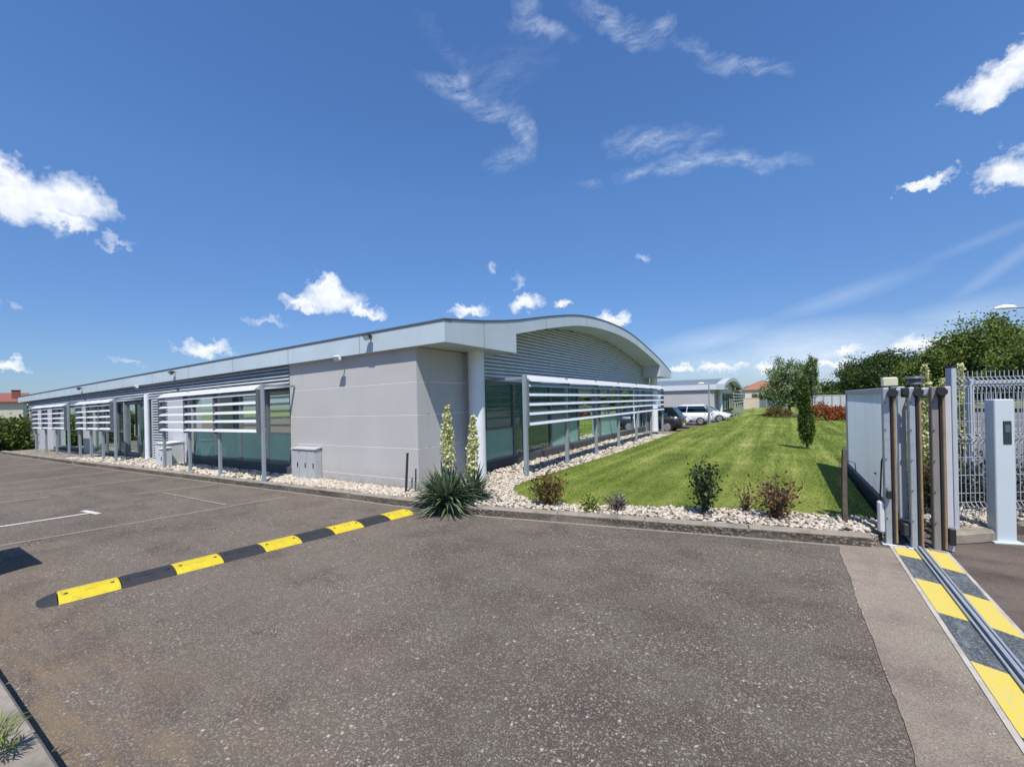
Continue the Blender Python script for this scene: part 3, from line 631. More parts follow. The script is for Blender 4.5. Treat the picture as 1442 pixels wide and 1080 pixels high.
# windows: each one is a frame with its pane and frosted lower film
def window_long(s0, s1, z0, z1, off=-.16, film=True):
    f = MB(); fw_ = .05
    lbox(f, s0, s0 + fw_, off, off - .07, z0, z1); lbox(f, s1 - fw_, s1, off, off - .07, z0, z1)
    lbox(f, s0 + fw_, s1 - fw_, off, off - .07, z0, z0 + fw_); lbox(f, s0 + fw_, s1 - fw_, off, off - .07, z1 - fw_, z1)
    zm = z0 + (z1 - z0) * .42; lbox(f, s0 + fw_, s1 - fw_, off - .01, off - .06, zm, zm + .035)
    w = f.build('window', FRAME, B)
    p = MB(); p.add([LF(s0 + fw_, off - .03, z0 + fw_), LF(s1 - fw_, off - .03, z0 + fw_), LF(s1 - fw_, off - .03, z1 - fw_), LF(s0 + fw_, off - .03, z1 - fw_)], [(0, 1, 2, 3)]); p.build('pane', GLASS_LONG, w)
    if film:
        p = MB(); lbox(p, s0 + fw_, s1 - fw_, off - .015, off - .026, z0 + fw_, zm); p.build('spandrel_panel', BLIND, w)
sp = [3.80, 5.0, 6.2, 7.45, 8.70]
for a, b_ in zip(sp, sp[1:]): window_long(a, b_, .30, 2.12)
sp = [13.2, 14.2, 15.3, 16.33]
for a, b_ in zip(sp, sp[1:]): window_long(a, b_, .16, 2.12, -.16, False)
sp = [17.02, 18.3, 19.5, 20.78]
for a, b_ in zip(sp, sp[1:]): window_long(a, b_, .2, 2.12, -.16, False)
def window_gable(y0, y1, z0=.30, z1=2.12, x=-5.6, film=True):
    f = MB(); w_ = .05
    f.box(x - .05, x + .02, y0, y0 + w_, z0, z1); f.box(x - .05, x + .02, y1 - w_, y1, z0, z1); f.box(x - .05, x + .02, y0 + w_, y1 - w_, z0, z0 + w_); f.box(x - .05, x + .02, y0 + w_, y1 - w_, z1 - w_, z1)
    zm = z0 + .72; f.box(x - .045, x + .012, y0 + w_, y1 - w_, zm, zm + .035)
    w = f.build('window', FRAME, B)
    p = MB(); p.add([(x - .02, y0 + w_, z0 + w_), (x - .02, y1 - w_, z0 + w_), (x - .02, y1 - w_, z1 - w_), (x - .02, y0 + w_, z1 - w_)], [(0, 1, 2, 3)]); p.build('pane', GLASS, w)
    if film: p = MB(); p.box(x - .018, x - .008, y0 + w_, y1 - w_, z0 + w_, zm); p.build('spandrel_panel', BLIND2, w)
yg = [7.42, 9.0] + [9.0 + 1.98 * i for i in range(1, 7)]
for i, (a, b_) in enumerate(zip(yg, yg[1:])): window_gable(a, b_, film=(i in (0, 2, 4)))
b = MB(); b.box(-5.66, -5.50, 7.302, 7.40, 0, 2.67); b.build('corner_mullion', ALU, B)
b = MB(); b.box(-5.66, -5.52, 20.9, 21.6, 0, 2.12); b.build('end_panel', ALU, B)
# recessed entrance with two glazed door leaves
for a_ in ((10.9, 11.0), (13.1, 13.18)): b = MB(); lbox(b, a_[0], a_[1], .0, -.12, 0, 2.12); b.build('entrance_reveal', ALU, B)
for s0 in (11.05, 12.08):
    f = MB(); s1 = s0 + 1.0; o = -.05
    lbox(f, s0, s0 + .08, o, o - .06, .1, 2.1); lbox(f, s1 - .08, s1, o, o - .06, .1, 2.1); lbox(f, s0 + .08, s1 - .08, o, o - .06, .1, .3); lbox(f, s0 + .08, s1 - .08, o, o - .06, 2.0, 2.1)
    d_ = f.build('door', FRAME, B); p = MB(); p.add([LF(s0 + .08, o - .03, .3), LF(s1 - .08, o - .03, .3), LF(s1 - .08, o - .03, 2.0), LF(s0 + .08, o - .03, 2.0)], [(0, 1, 2, 3)]); p.build('pane', GLASS, d_)
    p = MB(); hx = s0 + (.86 if s0 < 12 else .14); p.tube([LF(hx, o + .06, .9), LF(hx, o + .06, 1.3)], .015); p.build('handle', GALV, d_)
def column(x, y, r=.165, top=2.674):
    c = MB(); c.tube([(x, y, 0), (x, y, top)], r, 28); c.tube([(x, y, 0), (x, y, .2)], r + .006, 28); c.build('column', COLW, B)
column(-5.20, 6.96); column(-5.20, 21.2)
x, y, _ = LF(11.15, .05, 0); column(x, y, .07, 2.14)
# inside: floor, back walls, ceiling and a few desks seen through the glass
b = MB(); lbox(b, 3.9, SEND - .2, -.32, -15, .05, .12); b.build('interior_floor', INTF, B)
for a_ in ((3.9, 24, -3.6, -3.7), (8.75, 8.85, -.3, -3.55), (16.4, 16.5, -.3, -3.55)): b = MB(); lbox(b, *a_, .12, 2.4); b.build('interior_wall', INTW, B)
for a_ in ((-9.1, -9.0, 9.5, 22), (-8.9, -5.8, 14.9, 15.0)): b = MB(); b.box(*a_, .12, 2.4); b.build('interior_wall', INTW, B)
b = MB(); lbox(b, .35, SEND - .2, -.32, -16, 2.45, 2.55); b.build('interior_ceiling', INTW, B)
# ------------------------------------------------------------------ sun screens of posts and blades
def blade_sec(out, w, t, tilt):      # profile (o, z) of one tilted blade
    ca, sa = math.cos(tilt), math.sin(tilt); pts = []
    for a, c in ((-w / 2, 0), (-w / 4, t / 2), (w / 4, t / 2), (w / 2, 0), (w / 4, -t / 2), (-w / 4, -t / 2)): pts.append((a * ca - c * sa, a * sa + c * ca))
    return pts
ZB = [1.99, 1.80, 1.60, 1.41, 1.20]
g_scr = None
def screen_gable():
    S = thing('sun_screen', 'long sun screen of silver blades on posts along the gable glazing', 'sun screen', (-4.41, 7.53, .1))
    ys = [7.53, 9.49, 11.43, 13.38, 15.35, 17.4, 19.35]
    for y in ys:
        p = MB(); p.bev((-4.41, y, 1.12), (.075, .09, 2.14), .006); p.bev((-4.41, y, .11), (.14, .16, .03), .004); p.build('post', ALU, S)
        p = MB(); p.bar((-4.45, y, 2.13), (-5.50, y, 2.13), .05, .05); p.build('brace', ALU, S)
    for z in ZB:
        p = MB(); pr = blade_sec(0, .12, .024, math.radians(-38)); p.loft([[(-4.36 + o, y, z + dz) for o, dz in pr] for y in (ys[0] + .05, ys[-1] - .0)]); p.build('blade', BLADEG, S)
    p = MB(); pr = blade_sec(0, .23, .025, math.radians(-38)); p.loft([[(-4.37 + o, y, 2.13 + dz) for o, dz in pr] for y in (ys[0] + .05, ys[-1])]); p.build('top_blade', BLADEW, S)
    for y in ys: p = MB(); p.box(-4.425, -4.34, y + .0465, y + .06, 1.13, 2.10); p.build('blade_holder', FRAME, S)
screen_gable()
def screen_long(ss, label, braces, off=.70, dz=0.0):
    x, y, z = LF(ss[0], off, 0); S = thing('sun_screen', label, 'sun screen', (x, y, .1), 'white sun screens along the long facade')
    for s in ss:
        p = MB(); c = LF(s, off, 0); h = LF(s, off, 2.19)[2]; p.bev((c[0], c[1], h / 2 + .04), (.065, .06, h - .08), .006); p.bev((c[0], c[1], .11), (.16, .14, .03), .004); p.build('post', ALU, S)
    for s in braces:
        p = MB(); p.bar(LF(s, off, 2.15), LF(s, -.05, 2.15), .05, .05); p.build('brace', ALU, S)
    for z in ZB:
        p = MB(); pr = blade_sec(0, .125, .028, math.radians(32)); p.loft([[LF(s, off + .06 - o, z + dz) for o, dz in pr] for s in (ss[0] + .05, ss[-1] - .0)]); p.build('blade', BLADEW, S)
    p = MB(); pr = blade_sec(0, .22, .025, math.radians(36)); p.loft([[LF(s, off + .05 - o, 2.12 + dz) for o, dz in pr] for s in (ss[0] + .05, ss[-1])]); p.build('top_blade', BLADEW, S)
    for s in ss: p = MB(); lbox(p, s + .045, s + .075, off + .10, off - .06, 1.12, 2.08); p.build('blade_holder', FRAME, S)
screen_long([3.6, 5.36, 6.8, 8.2], 'white slatted sun screen nearest the corner block, in front of the teal windows', [3.6, 8.2])
screen_long([11.5, 12.5, 13.55, 14.6], 'white slatted sun screen in front of the entrance glazing, middle one of the facade', [11.5, 14.6])
screen_long([15.75, 17.1, 18.4, 19.7], 'white slatted sun screen farthest along the long facade, before the white end wall', [15.75, 19.7])

# ------------------------------------------------------------------ things fixed to or standing by the facade
def cabinet(s0, s1, off, depth, h, doors, label, mat, name='utility_cabinet'):
    x, y, _ = LF(s0, off, 0); T = thing(name, label, 'utility cabinet', (x, y, .08))
    b = MB(); lbox(b, s0, s1, off, off - depth, .08, h); b.build('casing', mat, T)
    b = MB(); b.hexa([LF(s1 + .02, off + .03, h), LF(s0 - .02, off + .03, h), LF(s0 - .02, off - depth, h + .03), LF(s1 + .02, off - depth, h + .03), LF(s1 + .02, off + .03, h + .02), LF(s0 - .02, off + .03, h + .02), LF(s0 - .02, off - depth, h + .05), LF(s1 + .02, off - depth, h + .05)]); b.build('lid', mat, T)
    w = (s1 - s0) / doors
    for i in range(doors):
        b = MB(); lbox(b, s0 + w * i + .02, s0 + w * (i + 1) - .02, off + .012, off + .001, .13, h - .04); d_ = b.build('door', mat, T)
        b = MB(); lbox(b, s0 + w * i + .05, s0 + w * i + .07, off + .025, off + .012, h * .5, h * .5 + .1); b.build('handle', BLK, d_)
cabinet(2.70, 3.50, .15, .14, .76, 3, 'grey three door utility cabinet against the corner block wall', CABG)
cabinet(8.85, 9.55, .42, .40, .74, 2, 'pale grey utility cabinet before the white wall panel behind the sun screen', CABG2)
cabinet(8.58, 8.80, .60, .20, .62, 1, 'narrow pale grey meter box beside the last post of the nearest sun screen', CABG2)
def floodlight(s, off, z, label, white=False, under=False):
    x, y, zz = CX - s, CY - .022 * s - off, z; T = thing('floodlight', label, 'floodlight', (x, y, zz))
    m = LAMPW if white else DARKST
    b = MB(); b.bar((x, y + .02, zz), (x, y - .07, zz + (.0 if under else .02)), .025, .025); b.build('bracket', DARKST, T)
    b = MB(); c = Vector((x, y - .09, zz - .012)); d1 = Vector((0, -.10, -.075)).normalized(); u1 = Vector((0, -.6, .8))
    rr = []
    for k_, w_, h_ in ((-.04, .04, .022), (-.03, .065, .036), (.03, .08, .048), (.04, .083, .05)):
        p = c + d1 * k_; rr.append([p + Vector((w_, 0, 0)) + u1 * h_, p + Vector((-w_, 0, 0)) + u1 * h_, p + Vector((-w_, 0, 0)) - u1 * h_, p + Vector((w_, 0, 0)) - u1 * h_])
    b.loft(rr); b.build('lamp_housing', m, T)
    b = MB(); p = c + d1 * .043; w_, h_ = .068, .04; b.add([p + Vector((w_, 0, 0)) + u1 * h_, p + Vector((-w_, 0, 0)) + u1 * h_, p + Vector((-w_, 0, 0)) - u1 * h_, p + Vector((w_, 0, 0)) - u1 * h_], [(0, 1, 2, 3)]); b.build('lens', HEADL, T)
floodlight(.98, .125, 2.93, 'dark floodlight on the zinc fascia nearest the building corner')
floodlight(1.85, .125, 2.60, 'white floodlight hung under the fascia edge above the corner block', True, True)
floodlight(9.0, .125, 2.70, 'small dark floodlight on the fascia above the nearest sun screen')
floodlight(16.6, .125, 2.52, 'small dark floodlight farthest along the fascia')
floodlight(11.4, .125, 2.40, 'small white floodlight under the fascia near the entrance', True, True)

# thin stakes against the wall, old post near the gate
def stake(p, h, r, lean, label, mat=DARKST, name='marker_stake'):
    T = MB(); x, y, z = p; T.tube([(x, y, z), (x + lean * .5, y, z + h * .5), (x + lean, y, z + h)], [r, r, r * .9], 8); T.tube([(x + lean, y, z + h), (x + lean, y, z + h + .012)], [r * 1.15, r * 1.1], 8)
    return tag(T.build(name, mat, origin=p), label, 'stake')
stake((-5.53, 5.30, .1), .70, .022, .06, 'taller thin dark stake in the gravel at the wall corner')
stake((-5.40, 5.40, .1), .42, .014, .02, 'shorter thin dark stake in the gravel at the wall corner')
T = thing('wooden_post', 'old weathered wooden post standing at the lawn edge before the gate', 'post', (.62, 6.46, .1))
b = MB(); b.loft([[(.62 + dx * w_ + .02 * q, 6.46 + dy * w_, z_) for dx, dy in ((1, .6), (.5, 1), (-.6, 1), (-1, .2), (-.6, -1), (.7, -.8))] for z_, w_, q in ((.05, .034, 0), (.4, .032, -.2), (.75, .030, .1), (.98, .026, .3), (1.02, .012, .4))]); b.build('post', WOODP, T)
b = MB(); b.tube([(.655, 6.45, .86), (.72, 6.42, .84), (.73, 6.42, .70)], .006, 6); b.build('wire_loop', DARKST, T)

# ------------------------------------------------------------------ speed bump
A_, Z_ = Vector((-5.45, 1.06, 0)), Vector((-4.87, 4.69, 0)); D_ = (Z_ - A_).normalized(); W_ = Vector((D_.y, -D_.x, 0))
SB = thing('speed_bump', 'yellow and black modular rubber speed bump across the car park lane', 'speed bump', tuple(A_))
prof = [(-.18, .002), (-.165, .018), (-.10, .042), (-.03, .05), (.03, .05), (.10, .042), (.165, .018), (.18, .002)]
seg = (Z_ - A_).length / 9
for i in range(9):
    b = MB(); p, q = A_ + D_ * (seg * i + .004), A_ + D_ * (seg * (i + 1) - .004)
    rings = []
    for pt, k_ in ((p, .93), (p + D_ * .012, 1), (q - D_ * .012, 1), (q, .93)): rings.append([pt + W_ * (o * (1 if k_ == 1 else .985)) + Vector((0, 0, z_ * k_)) for o, z_ in prof])
    b.loft(rings)
    o_ = b.build('bump_module', YEL if i % 2 == 0 else RUBK, SB)
    for u_ in (.12, .88):
        b = MB(); c = p.lerp(q, u_) + W_ * .05; b.tube([c + Vector((0, 0, .044)), c + Vector((0, 0, .051))], .016, 8); b.build('bolt', DARKST if i % 2 == 0 else BLK, o_)
    # worn moulded strip where the illegible maker's lettering sits
    b = MB(); c = p.lerp(q, .40) + W_ * .06; c2 = p.lerp(q, .62) + W_ * .06; b.bar(c + Vector((0, 0, .0475)), c2 + Vector((0, 0, .0475)), .02, .003); b.build('moulded_strip', pm('worn_yellow', (.52, .42, .05), .7, 0, .4, 60) if i % 2 == 0 else RUBK, o_)
b = MB(); p = A_ - D_ * .004
rings = [[p - D_ * (.12 * t_) + W_ * (o * math.sqrt(1 - t_ * t_ * .8)) + Vector((0, 0, max(.002, z_ * (1 - t_)))) for o, z_ in prof] for t_ in (0, .3, .6, .85, 1)]
b.loft(rings); b.build('end_cap', RUBK, SB)

# ------------------------------------------------------------------ gate track in the driveway
GT = thing('gate_track', 'sliding gate floor track with yellow and black painted stripes', 'gate track', (1.18, 6.0, 0))
xl = lambda y: .985 - .018 * (6.03 - y); xr = lambda y: 1.395 - .036 * (6.1 - y); xm = lambda y: 1.195 - .027 * (6.0 - y)
Y0, Y1 = -1.0, 6.14
b = MB(); b.poly([(xl(Y0) - .03, Y0), (xr(Y0) + .03, Y0), (xr(Y1) + .03, Y1), (xl(Y1) - .03, Y1)], -.04, .010); b.build('concrete_strip', SLABC, GT)
def stripes(y_edges, fl, fr, slope, first_yellow, z=.014):
    for i, (a, c) in enumerate(zip(y_edges, y_edges[1:])):
        b = MB(); b.add([(fl(c), c, z), (fr(c), c + slope, z), (fr(a), a + slope, z), (fl(a), a, z)], [(0, 1, 2, 3)])
        b.build('yellow_stripe' if i % 2 == 0 else 'black_stripe', TRK_Y if i % 2 == 0 else TRK_K, GT)
el = [6.04, 5.76, 5.10, 4.38, 3.68, 2.98, 2.28, 1.58, .88, .18, -.6]
er = [6.10, 5.52, 4.90, 4.27, 3.60, 2.92, 2.22, 1.52, .82, .12, -.6]
stripes(el, lambda y: xl(y) + .0, lambda y: xm(y) - .045, .0 - .07, True)
stripes(er, lambda y: xm(y) + .05, lambda y: xr(y) - .0, -.10, True)
for nm, o, w_, h_, m_ in (('rail_edge', -.034, .014, .022, GALV), ('guide_rail', .0, .022, .034, GALV), ('rail_edge', .036, .014, .022, GALV)):
    b = MB(); b.bar((xm(Y0) + o, Y0, .010 + h_ / 2), (xm(6.6) + o, 6.6, .010 + h_ / 2), w_, h_); b.build(nm, m_, GT)
b = MB(); b.poly([(xm(Y0) - .03, Y0), (xm(Y0) + .03, Y0), (xm(6.6) + .03, 6.6), (xm(6.6) - .03, 6.6)], .010, .0125); b.build('rail_bed', DARKST, GT)

# ------------------------------------------------------------------ sliding gate and its portal
G_ = thing('sliding_gate', 'grey sheet metal sliding gate leaf drawn back beside the lawn', 'gate', (1.15, 6.4, .1))
b = MB(); b.add([(1.13, 6.46, .26), (1.13, 10.95, .26), (1.13, 10.95, 1.66), (1.13, 6.46, 1.66)], [(0, 1, 2, 3)]); b.build('sheet_panel', GATEM, G_)
b = MB(); b.bev((1.14, 8.7, 1.69), (.07, 4.56, .07), .006); b.bev((1.14, 10.98, .95), (.07, .06, 1.44), .006); b.bev((1.14, 6.43, .95), (.07, .06, 1.44), .006); b.build('frame', FENCEM, G_)
b = MB(); b.bev((1.14, 8.6, .19), (.12, 5.0, .13), .01); b.build('bottom_beam', DARKST, G_)
for x, y0 in ((1.205, 6.34), (1.225, 6.30), (1.245, 6.34)):
    b = MB(); b.bev((x, y0, .93), (.012, .07, 1.46), .002); b.build('end_fin', WHITE, G_)
b = MB(); b.bev((1.275, 6.36, .82), (.03, .06, 1.1), .004); b.build('latch_bar', GALV, G_)
b = MB(); b.box(1.075, 1.21, 6.7, 11.2, .02, .10); b.build('running_rail', RUSTY, G_)
PT = thing('gate_portal', 'steel gate portal of three posts with ochre safety edges and top beam', 'gate portal', (1.17, 6.12, 0))
for x, y, w_, st, m_ in ((.965, 6.16, .06, .05, GALV), (1.165, 6.12, .055, .05, GALV), (1.345, 6.14, .06, .045, RUSTY)):
    b = MB(); b.bev((x - .0, y, .86), (w_, .10, 1.70), .008); b.bev((x, y, .012), (w_ + .07, .17, .018), .003); po = b.build('post', GALV if m_ is GALV else pm('brown_grey_paint', (.22, .20, .18), .6), PT)
    b = MB(); b.bev((x + w_ / 2 + .010, y - .03, .83), (.018, .06, 1.60), .004); b.build('rubber_gap', BLK, po)
    b = MB(); b.bev((x + w_ / 2 + .031, y - .04, .83), (.022, .05, 1.60), .007); b.build('safety_edge', OCHRE, po)
b = MB(); b.bev((1.45, 6.17, .86), (.05, .09, 1.70), .006); b.build('end_post', WHITE, PT)
b = MB(); b.bev((1.21, 6.17, 1.66), (.50, .06, .075), .006); b.build('top_beam', GALV, PT)
for x in (1.01, 1.21, 1.39, 1.11):
    b = MB(); r_ = .04 if x != 1.11 else .028; b.tube([(x, 6.10, 1.655), (x, 6.02, 1.655)], r_, 14); b.bev((x, 6.08, 1.655), (.06, .03, .10), .004); b.build('guide_roller', BLK, PT)
b = MB(); b.bev((.905, 6.16, .30), (.055, .10, .34), .015); b.build('motor_box', CABG2, PT)
b = MB(); b.bev((.965, 6.075, .56), (.04, .05, .09), .006); b.build('photocell', BLK, PT)
b = MB(); b.bev((1.455, 6.10, .17), (.05, .05, .17), .006); b.build('lower_sensor', BLK, PT)
b = MB(); b.bev((1.0, 6.16, 1.775), (.13, .10, .10), .012); b.build('beacon_lamp', LAMPY, PT)
b = MB(); b.tube([(1.20, 6.14, 1.70), (1.20, 6.14, 1.74)], .03, 14); b.tube([(1.20, 6.14, 1.74), (1.20, 6.14, 1.80)], [.07, .05], 16); b.tube([(1.20, 6.14, 1.80), (1.20, 6.14, 1.825)], [.085, .075], 18); b.build('warning_light', pm('smoky_lens', (.12, .11, .13), .35), PT)

for z_ in (.30, .62, .94, 1.26, 1.55):
    for x_, y_ in ((.965, 6.105), (1.165, 6.065), (1.345, 6.085)): b = MB(); b.tube([(x_ - .012, y_, z_), (x_ - .012, y_ - .006, z_)], .006, 8); b.build('bolt', DARKST, PT)
b = MB(); b.tube([(1.0, 6.20, 1.73), (1.06, 6.23, 1.64), (1.02, 6.22, 1.2), (.93, 6.22, .9), (.905, 6.19, .47)], .008, 6); b.build('cable', BLK, PT)
b = MB(); b.tube([(1.20, 6.16, 1.70), (1.26, 6.21, 1.62), (1.30, 6.22, 1.60), (1.40, 6.22, 1.62)], .007, 6); b.build('cable', BLK, PT)
# card reader bollard
bx, by = 2.02, 6.83; rot = .25
T = thing('access_bollard', 'tall pale grey metal bollard with dark card reader slot', 'bollard', (bx, by, 0))
b = MB(); b.bev((bx, by, .785), (.17, .15, 1.55), .008, rot); b.bev((bx, by, .012), (.26, .24, .02), .004, rot); b.build('casing', pm('bollard_pale_grey', (.52, .575, .60), .45, .05, .04, 2), T)
ca, sa = math.cos(rot), math.sin(rot)
b = MB(); b.bev((bx + .02 * ca + .076 * sa, by + .02 * sa - .076 * ca, 1.20), (.07, .012, .25), .003, rot); b.build('reader', pm('reader_glass', (.03, .045, .055), .15), T)
b = MB(); b.bev((bx + .02 * ca + .08 * sa, by + .02 * sa - .08 * ca, 1.24), (.045, .012, .08), .003, rot); b.build('display', pm('reader_display', (.09, .13, .15), .2), T)

# mesh fence with folded wire panels
def mesh_fence(p, d, n, label, z0=.30, z1=1.86, frame_=False, name='mesh_fence', pw=2.5, post_t=.055):
    d = Vector((*d, 0)).normalized(); nrm = Vector((d.y, -d.x, 0)); T = thing(name, label, 'fence', (p[0], p[1], .1))
    P0 = Vector((p[0], p[1], 0))
    for i in range(n + 1):
        c = P0 + d * (pw * i); b = MB(); b.bev((c.x, c.y, (z1 + .10) / 2), (post_t, post_t + .02, z1 + .06), .005, math.atan2(d.y, d.x))
        po = b.build('post', FENCEM, T); b = MB(); b.bev((c.x, c.y, z1 + .07), (post_t + .01, post_t + .03, .025), .004, math.atan2(d.y, d.x)); b.build('cap', BLK, po)
        b = MB()
        for zz in (z0 + .1, (z0 + z1) / 2, z1 - .12): b = MB(); q = c + d * (post_t / 2 + .005); b.bev((q.x, q.y, zz), (.02, .09, .035), .003, math.atan2(d.y, d.x)); b.build('clamp', BLK, po)
    zf = [z1 - .10, z0 + (z1 - z0) * .53, z0 + .07]
    prof_ = []
    zs = sorted(set([z0 - .02, z1 + .02] + [z for f in zf for z in (f - .05, f, f + .05)]))
    for z in zs: prof_.append((z, .035 if z in zf else 0.0))
    for i in range(n):
        b = MB(); a = P0 + d * (pw * i + post_t / 2 + .01); Lw = pw - post_t - .02; m = int(Lw / .05)
        for j in range(m + 1):
            c = a + d * (Lw * j / m)
            for (za, oa), (zc, oc) in zip(prof_, prof_[1:]): b.bar(c + nrm * oa + Vector((0, 0, za)), c + nrm * oc + Vector((0, 0, zc)), .006, .006, 0, tuple(nrm))
        for z in [z0 + .02 + .2 * q for q in range(int((z1 - z0) / .2) + 1)] + [f + e for f in zf for e in (-.05, .05)]: b.bar(a + Vector((0, 0, z)) - nrm * .005, a + d * Lw + Vector((0, 0, z)) - nrm * .005, .006, .006)
        b.build('wire_panel', FENCEM, T)
        if frame_:
            b = MB(); b.bar(a + Vector((0, 0, z1)), a + d * Lw + Vector((0, 0, z1)), .05, .05); b.build('top_rail', FENCEM, T)
    return T
mesh_fence((1.605, 6.66), (.85, .53), 2, 'light grey welded mesh fence beside the gate, behind the card reader bollard')
mesh_fence((2.25, 8.55), (.90, .44), 2, 'second mesh fence with a pale top rail behind the nearer fence', .3, 1.78, True)
# kerb stones and soil on the right
b = MB(); b.bev((1.74, 6.72, .06), (.78, .22, .15), .03, .68); b.build('right_kerb_stone', KERB, kind='structure')
b = MB(); b.bev((2.75, 7.60, .05), (1.1, .16, .13), .02, .55); b.build('far_kerb_stone', KERB, kind='structure')
slab('planting_bed', [(1.55, 6.62), (1.9, 6.95), (7, 10.6), (7, 14), (1.45, 11)], -.03, .09, BED)

# ------------------------------------------------------------------ plants
def ygrow(base, n, Lmin, Lmax, w, seed, spread=1.0):
    r = np.random.default_rng(seed); V = []; F = []
    for i in range(n):
        az = r.uniform(0, 6.283); el = math.radians(r.uniform(-8, 82)); Ln = r.uniform(Lmin, Lmax) * (1 if el > .3 else .9)
        d0 = np.array([math.cos(az) * math.cos(el) * spread, math.sin(az) * math.cos(el) * spread, math.sin(el)]); side = np.array([-math.sin(az), math.cos(az), 0.0])
        p = np.array(base) + np.array([math.cos(az), math.sin(az), 0]) * r.uniform(0, .07) + np.array([0, 0, r.uniform(.02, .16)])
        bend = r.uniform(.1, .75); pts = []
        for k_, wk in ((0, .75), (.3, 1.0), (.65, .8), (.9, .35), (1.0, .04)):
            q = p + d0 * Ln * k_ + np.array([0, 0, -bend * Ln * .45 * k_ ** 2.4]); q[2] = max(q[2], .015 + .01 * r.uniform()); ww = w * wk * r.uniform(.9, 1.1); lift = np.array([0, 0, ww * .3])
            pts += [q - side * ww + lift, q, q + side * ww + lift]
        b0 = len(V); V += pts
        for k_ in range(4):
            a = b0 + k_ * 3; F += [(a, a + 1, a + 4, a + 3), (a + 1, a + 2, a + 5, a + 4)]
    return np.array(V), np.array(F)
def flower_stalk(parent, base, h, start, wmax, seed, lean=(0, 0)):
    r = np.random.default_rng(seed); b = MB(); x, y, z = base
    pt = lambda t_: (x + lean[0] * t_ * h, y + lean[1] * t_ * h, z + h * t_)
    b.tube([pt(0), pt(.5), pt(1)], [.016, .011, .004], 8); s_o = b.build('flower_stalk', pm('yucca_stalk', (.16, .17, .06), .7), parent)
    P = []; n = int(760 * h)
    for i in range(n):
        t_ = start + (1 - start) * r.uniform(); f = (t_ - start) / (1 - start); rad = wmax * (math.sin(math.pi * min(1, f * .80 + .16)) ** .7) * (1 - .55 * f) * math.sqrt(r.uniform())
        az = r.uniform(0, 6.28); c = pt(t_); P.append((c[0] + rad * math.cos(az), c[1] + rad * math.sin(az), c[2] + r.uniform(-.02, .02)))
    V, F = leaves(P, .043, -.5, .85); npmesh('flowers', V, F, LF_FLOW, s_o)
Y = thing('yucca', 'large yucca with two cream flower spikes at the building corner', 'yucca', (-4.32, 5.16, .1))
V1, F1 = ygrow((-4.36, 5.02, .08), 380, .36, .68, .017, 3); V2, F2 = ygrow((-4.18, 5.42, .08), 210, .34, .60, .016, 5); V3, F3 = ygrow((-4.64, 5.16, .08), 240, .32, .60, .016, 6)
npmesh('leaf_rosette', np.concatenate([V1, V2, V3]), np.concatenate([F1, F2 + len(V1), F3 + len(V1) + len(V2)]), LF_YUC, Y)
flower_stalk(Y, (-4.42, 5.14, .25), 1.36, .30, .125, 21, (-.02, .02)); flower_stalk(Y, (-4.14, 5.36, .25), 1.20, .24, .12, 22, (.03, .03))
Y2 = thing('yucca', 'flowering yucca with three pale spikes rising behind the gate portal', 'yucca', (2.05, 8.75, .1))
V1, F1 = ygrow((2.02, 8.45, .08), 120, .3, .6, .017, 8); V2, F2 = ygrow((2.3, 8.9, .08), 90, .3, .6, .017, 9)
npmesh('leaf_rosette', np.concatenate([V1, V2]), np.concatenate([F1, F2 + len(V1)]), LF_YUC, Y2)
for x, y, h, sd in ((1.76, 8.42, 1.95, 31), (2.23, 8.83, 1.95, 32), (2.12, 9.15, 1.75, 33)): flower_stalk(Y2, (x, y, .1), h, .35, .10, sd)

def shrub(name, label, base, h, w, mat, stems, per, lsize, seed, group=None, sig=.055, cat='shrub', top_only=False):
    r = np.random.default_rng(seed); T = thing(name, label, cat, base, group); b = MB(); P = []
    for i in range(stems):
        az = r.uniform(0, 6.28); sp_ = w / 2 * r.uniform(.15, 1.0); hh = h * r.uniform(.55, 1.0) * (1 - .25 * sp_ / (w / 2))
        p0 = Vector(base) + Vector((r.uniform(-.03, .03), r.uniform(-.03, .03), 0)); tip = Vector(base) + Vector((sp_ * math.cos(az), sp_ * math.sin(az), hh)); mid = p0.lerp(tip, .5) + Vector((0, 0, .12 * hh)) + Vector((r.normal() * .02, r.normal() * .02, 0))
        b.tube([p0, mid, tip], [.008, .006, .003], 5)
        for q in range(per):
            t_ = r.uniform(.62 if top_only else .22, 1.0); c = (p0.lerp(mid, t_ * 2) if t_ < .5 else mid.lerp(tip, t_ * 2 - 1)); P.append(np.array(c) + r.normal(size=3) * sig)
    b.build('stems', BARK, T); P = np.array(P); P[:, 2] = np.maximum(P[:, 2], base[2] + .01); V, F = leaves(P, lsize, .3); npmesh('foliage', V, F, mat, T); return T
shrub('shrub', 'bronze and green rounded shrub nearest the gable sun screen', (-2.93, 5.62, .1), .58, .55, LF_BRONZE, 24, 46, .045, 41)
T = shrub('small_shrub', 'little lime green sprout beside a bare grey twiggy shrub', (-2.28, 5.62, .1), .26, .26, LF_LIME, 9, 30, .04, 42)
shrub('twiggy_shrub', 'bare grey twiggy dwarf shrub on the gravel edge', (-1.95, 5.74, .1), .30, .38, LF_TWIG, 40, 14, .03, 43, None, .03)
shrub('green_shrub', 'dark green shrub with upright leafy tufts at the lawn edge', (-.87, 6.02, .1), .80, .58, LF_DEEP, 13, 52, .055, 44, None, .045)
shrub('dry_shrub', 'reddish brown half dry shrub on the gravel nearest the gate', (-.08, 6.27, .1), .62, .66, LF_DRY, 30, 26, .045, 45, None, .06)
shrub('low_shrub', 'pale brown leafless low shrub left of the dry reddish shrub', (-.42, 6.42, .12), .40, .5, LF_DRY, 12, 12, .035, 46, None, .04)
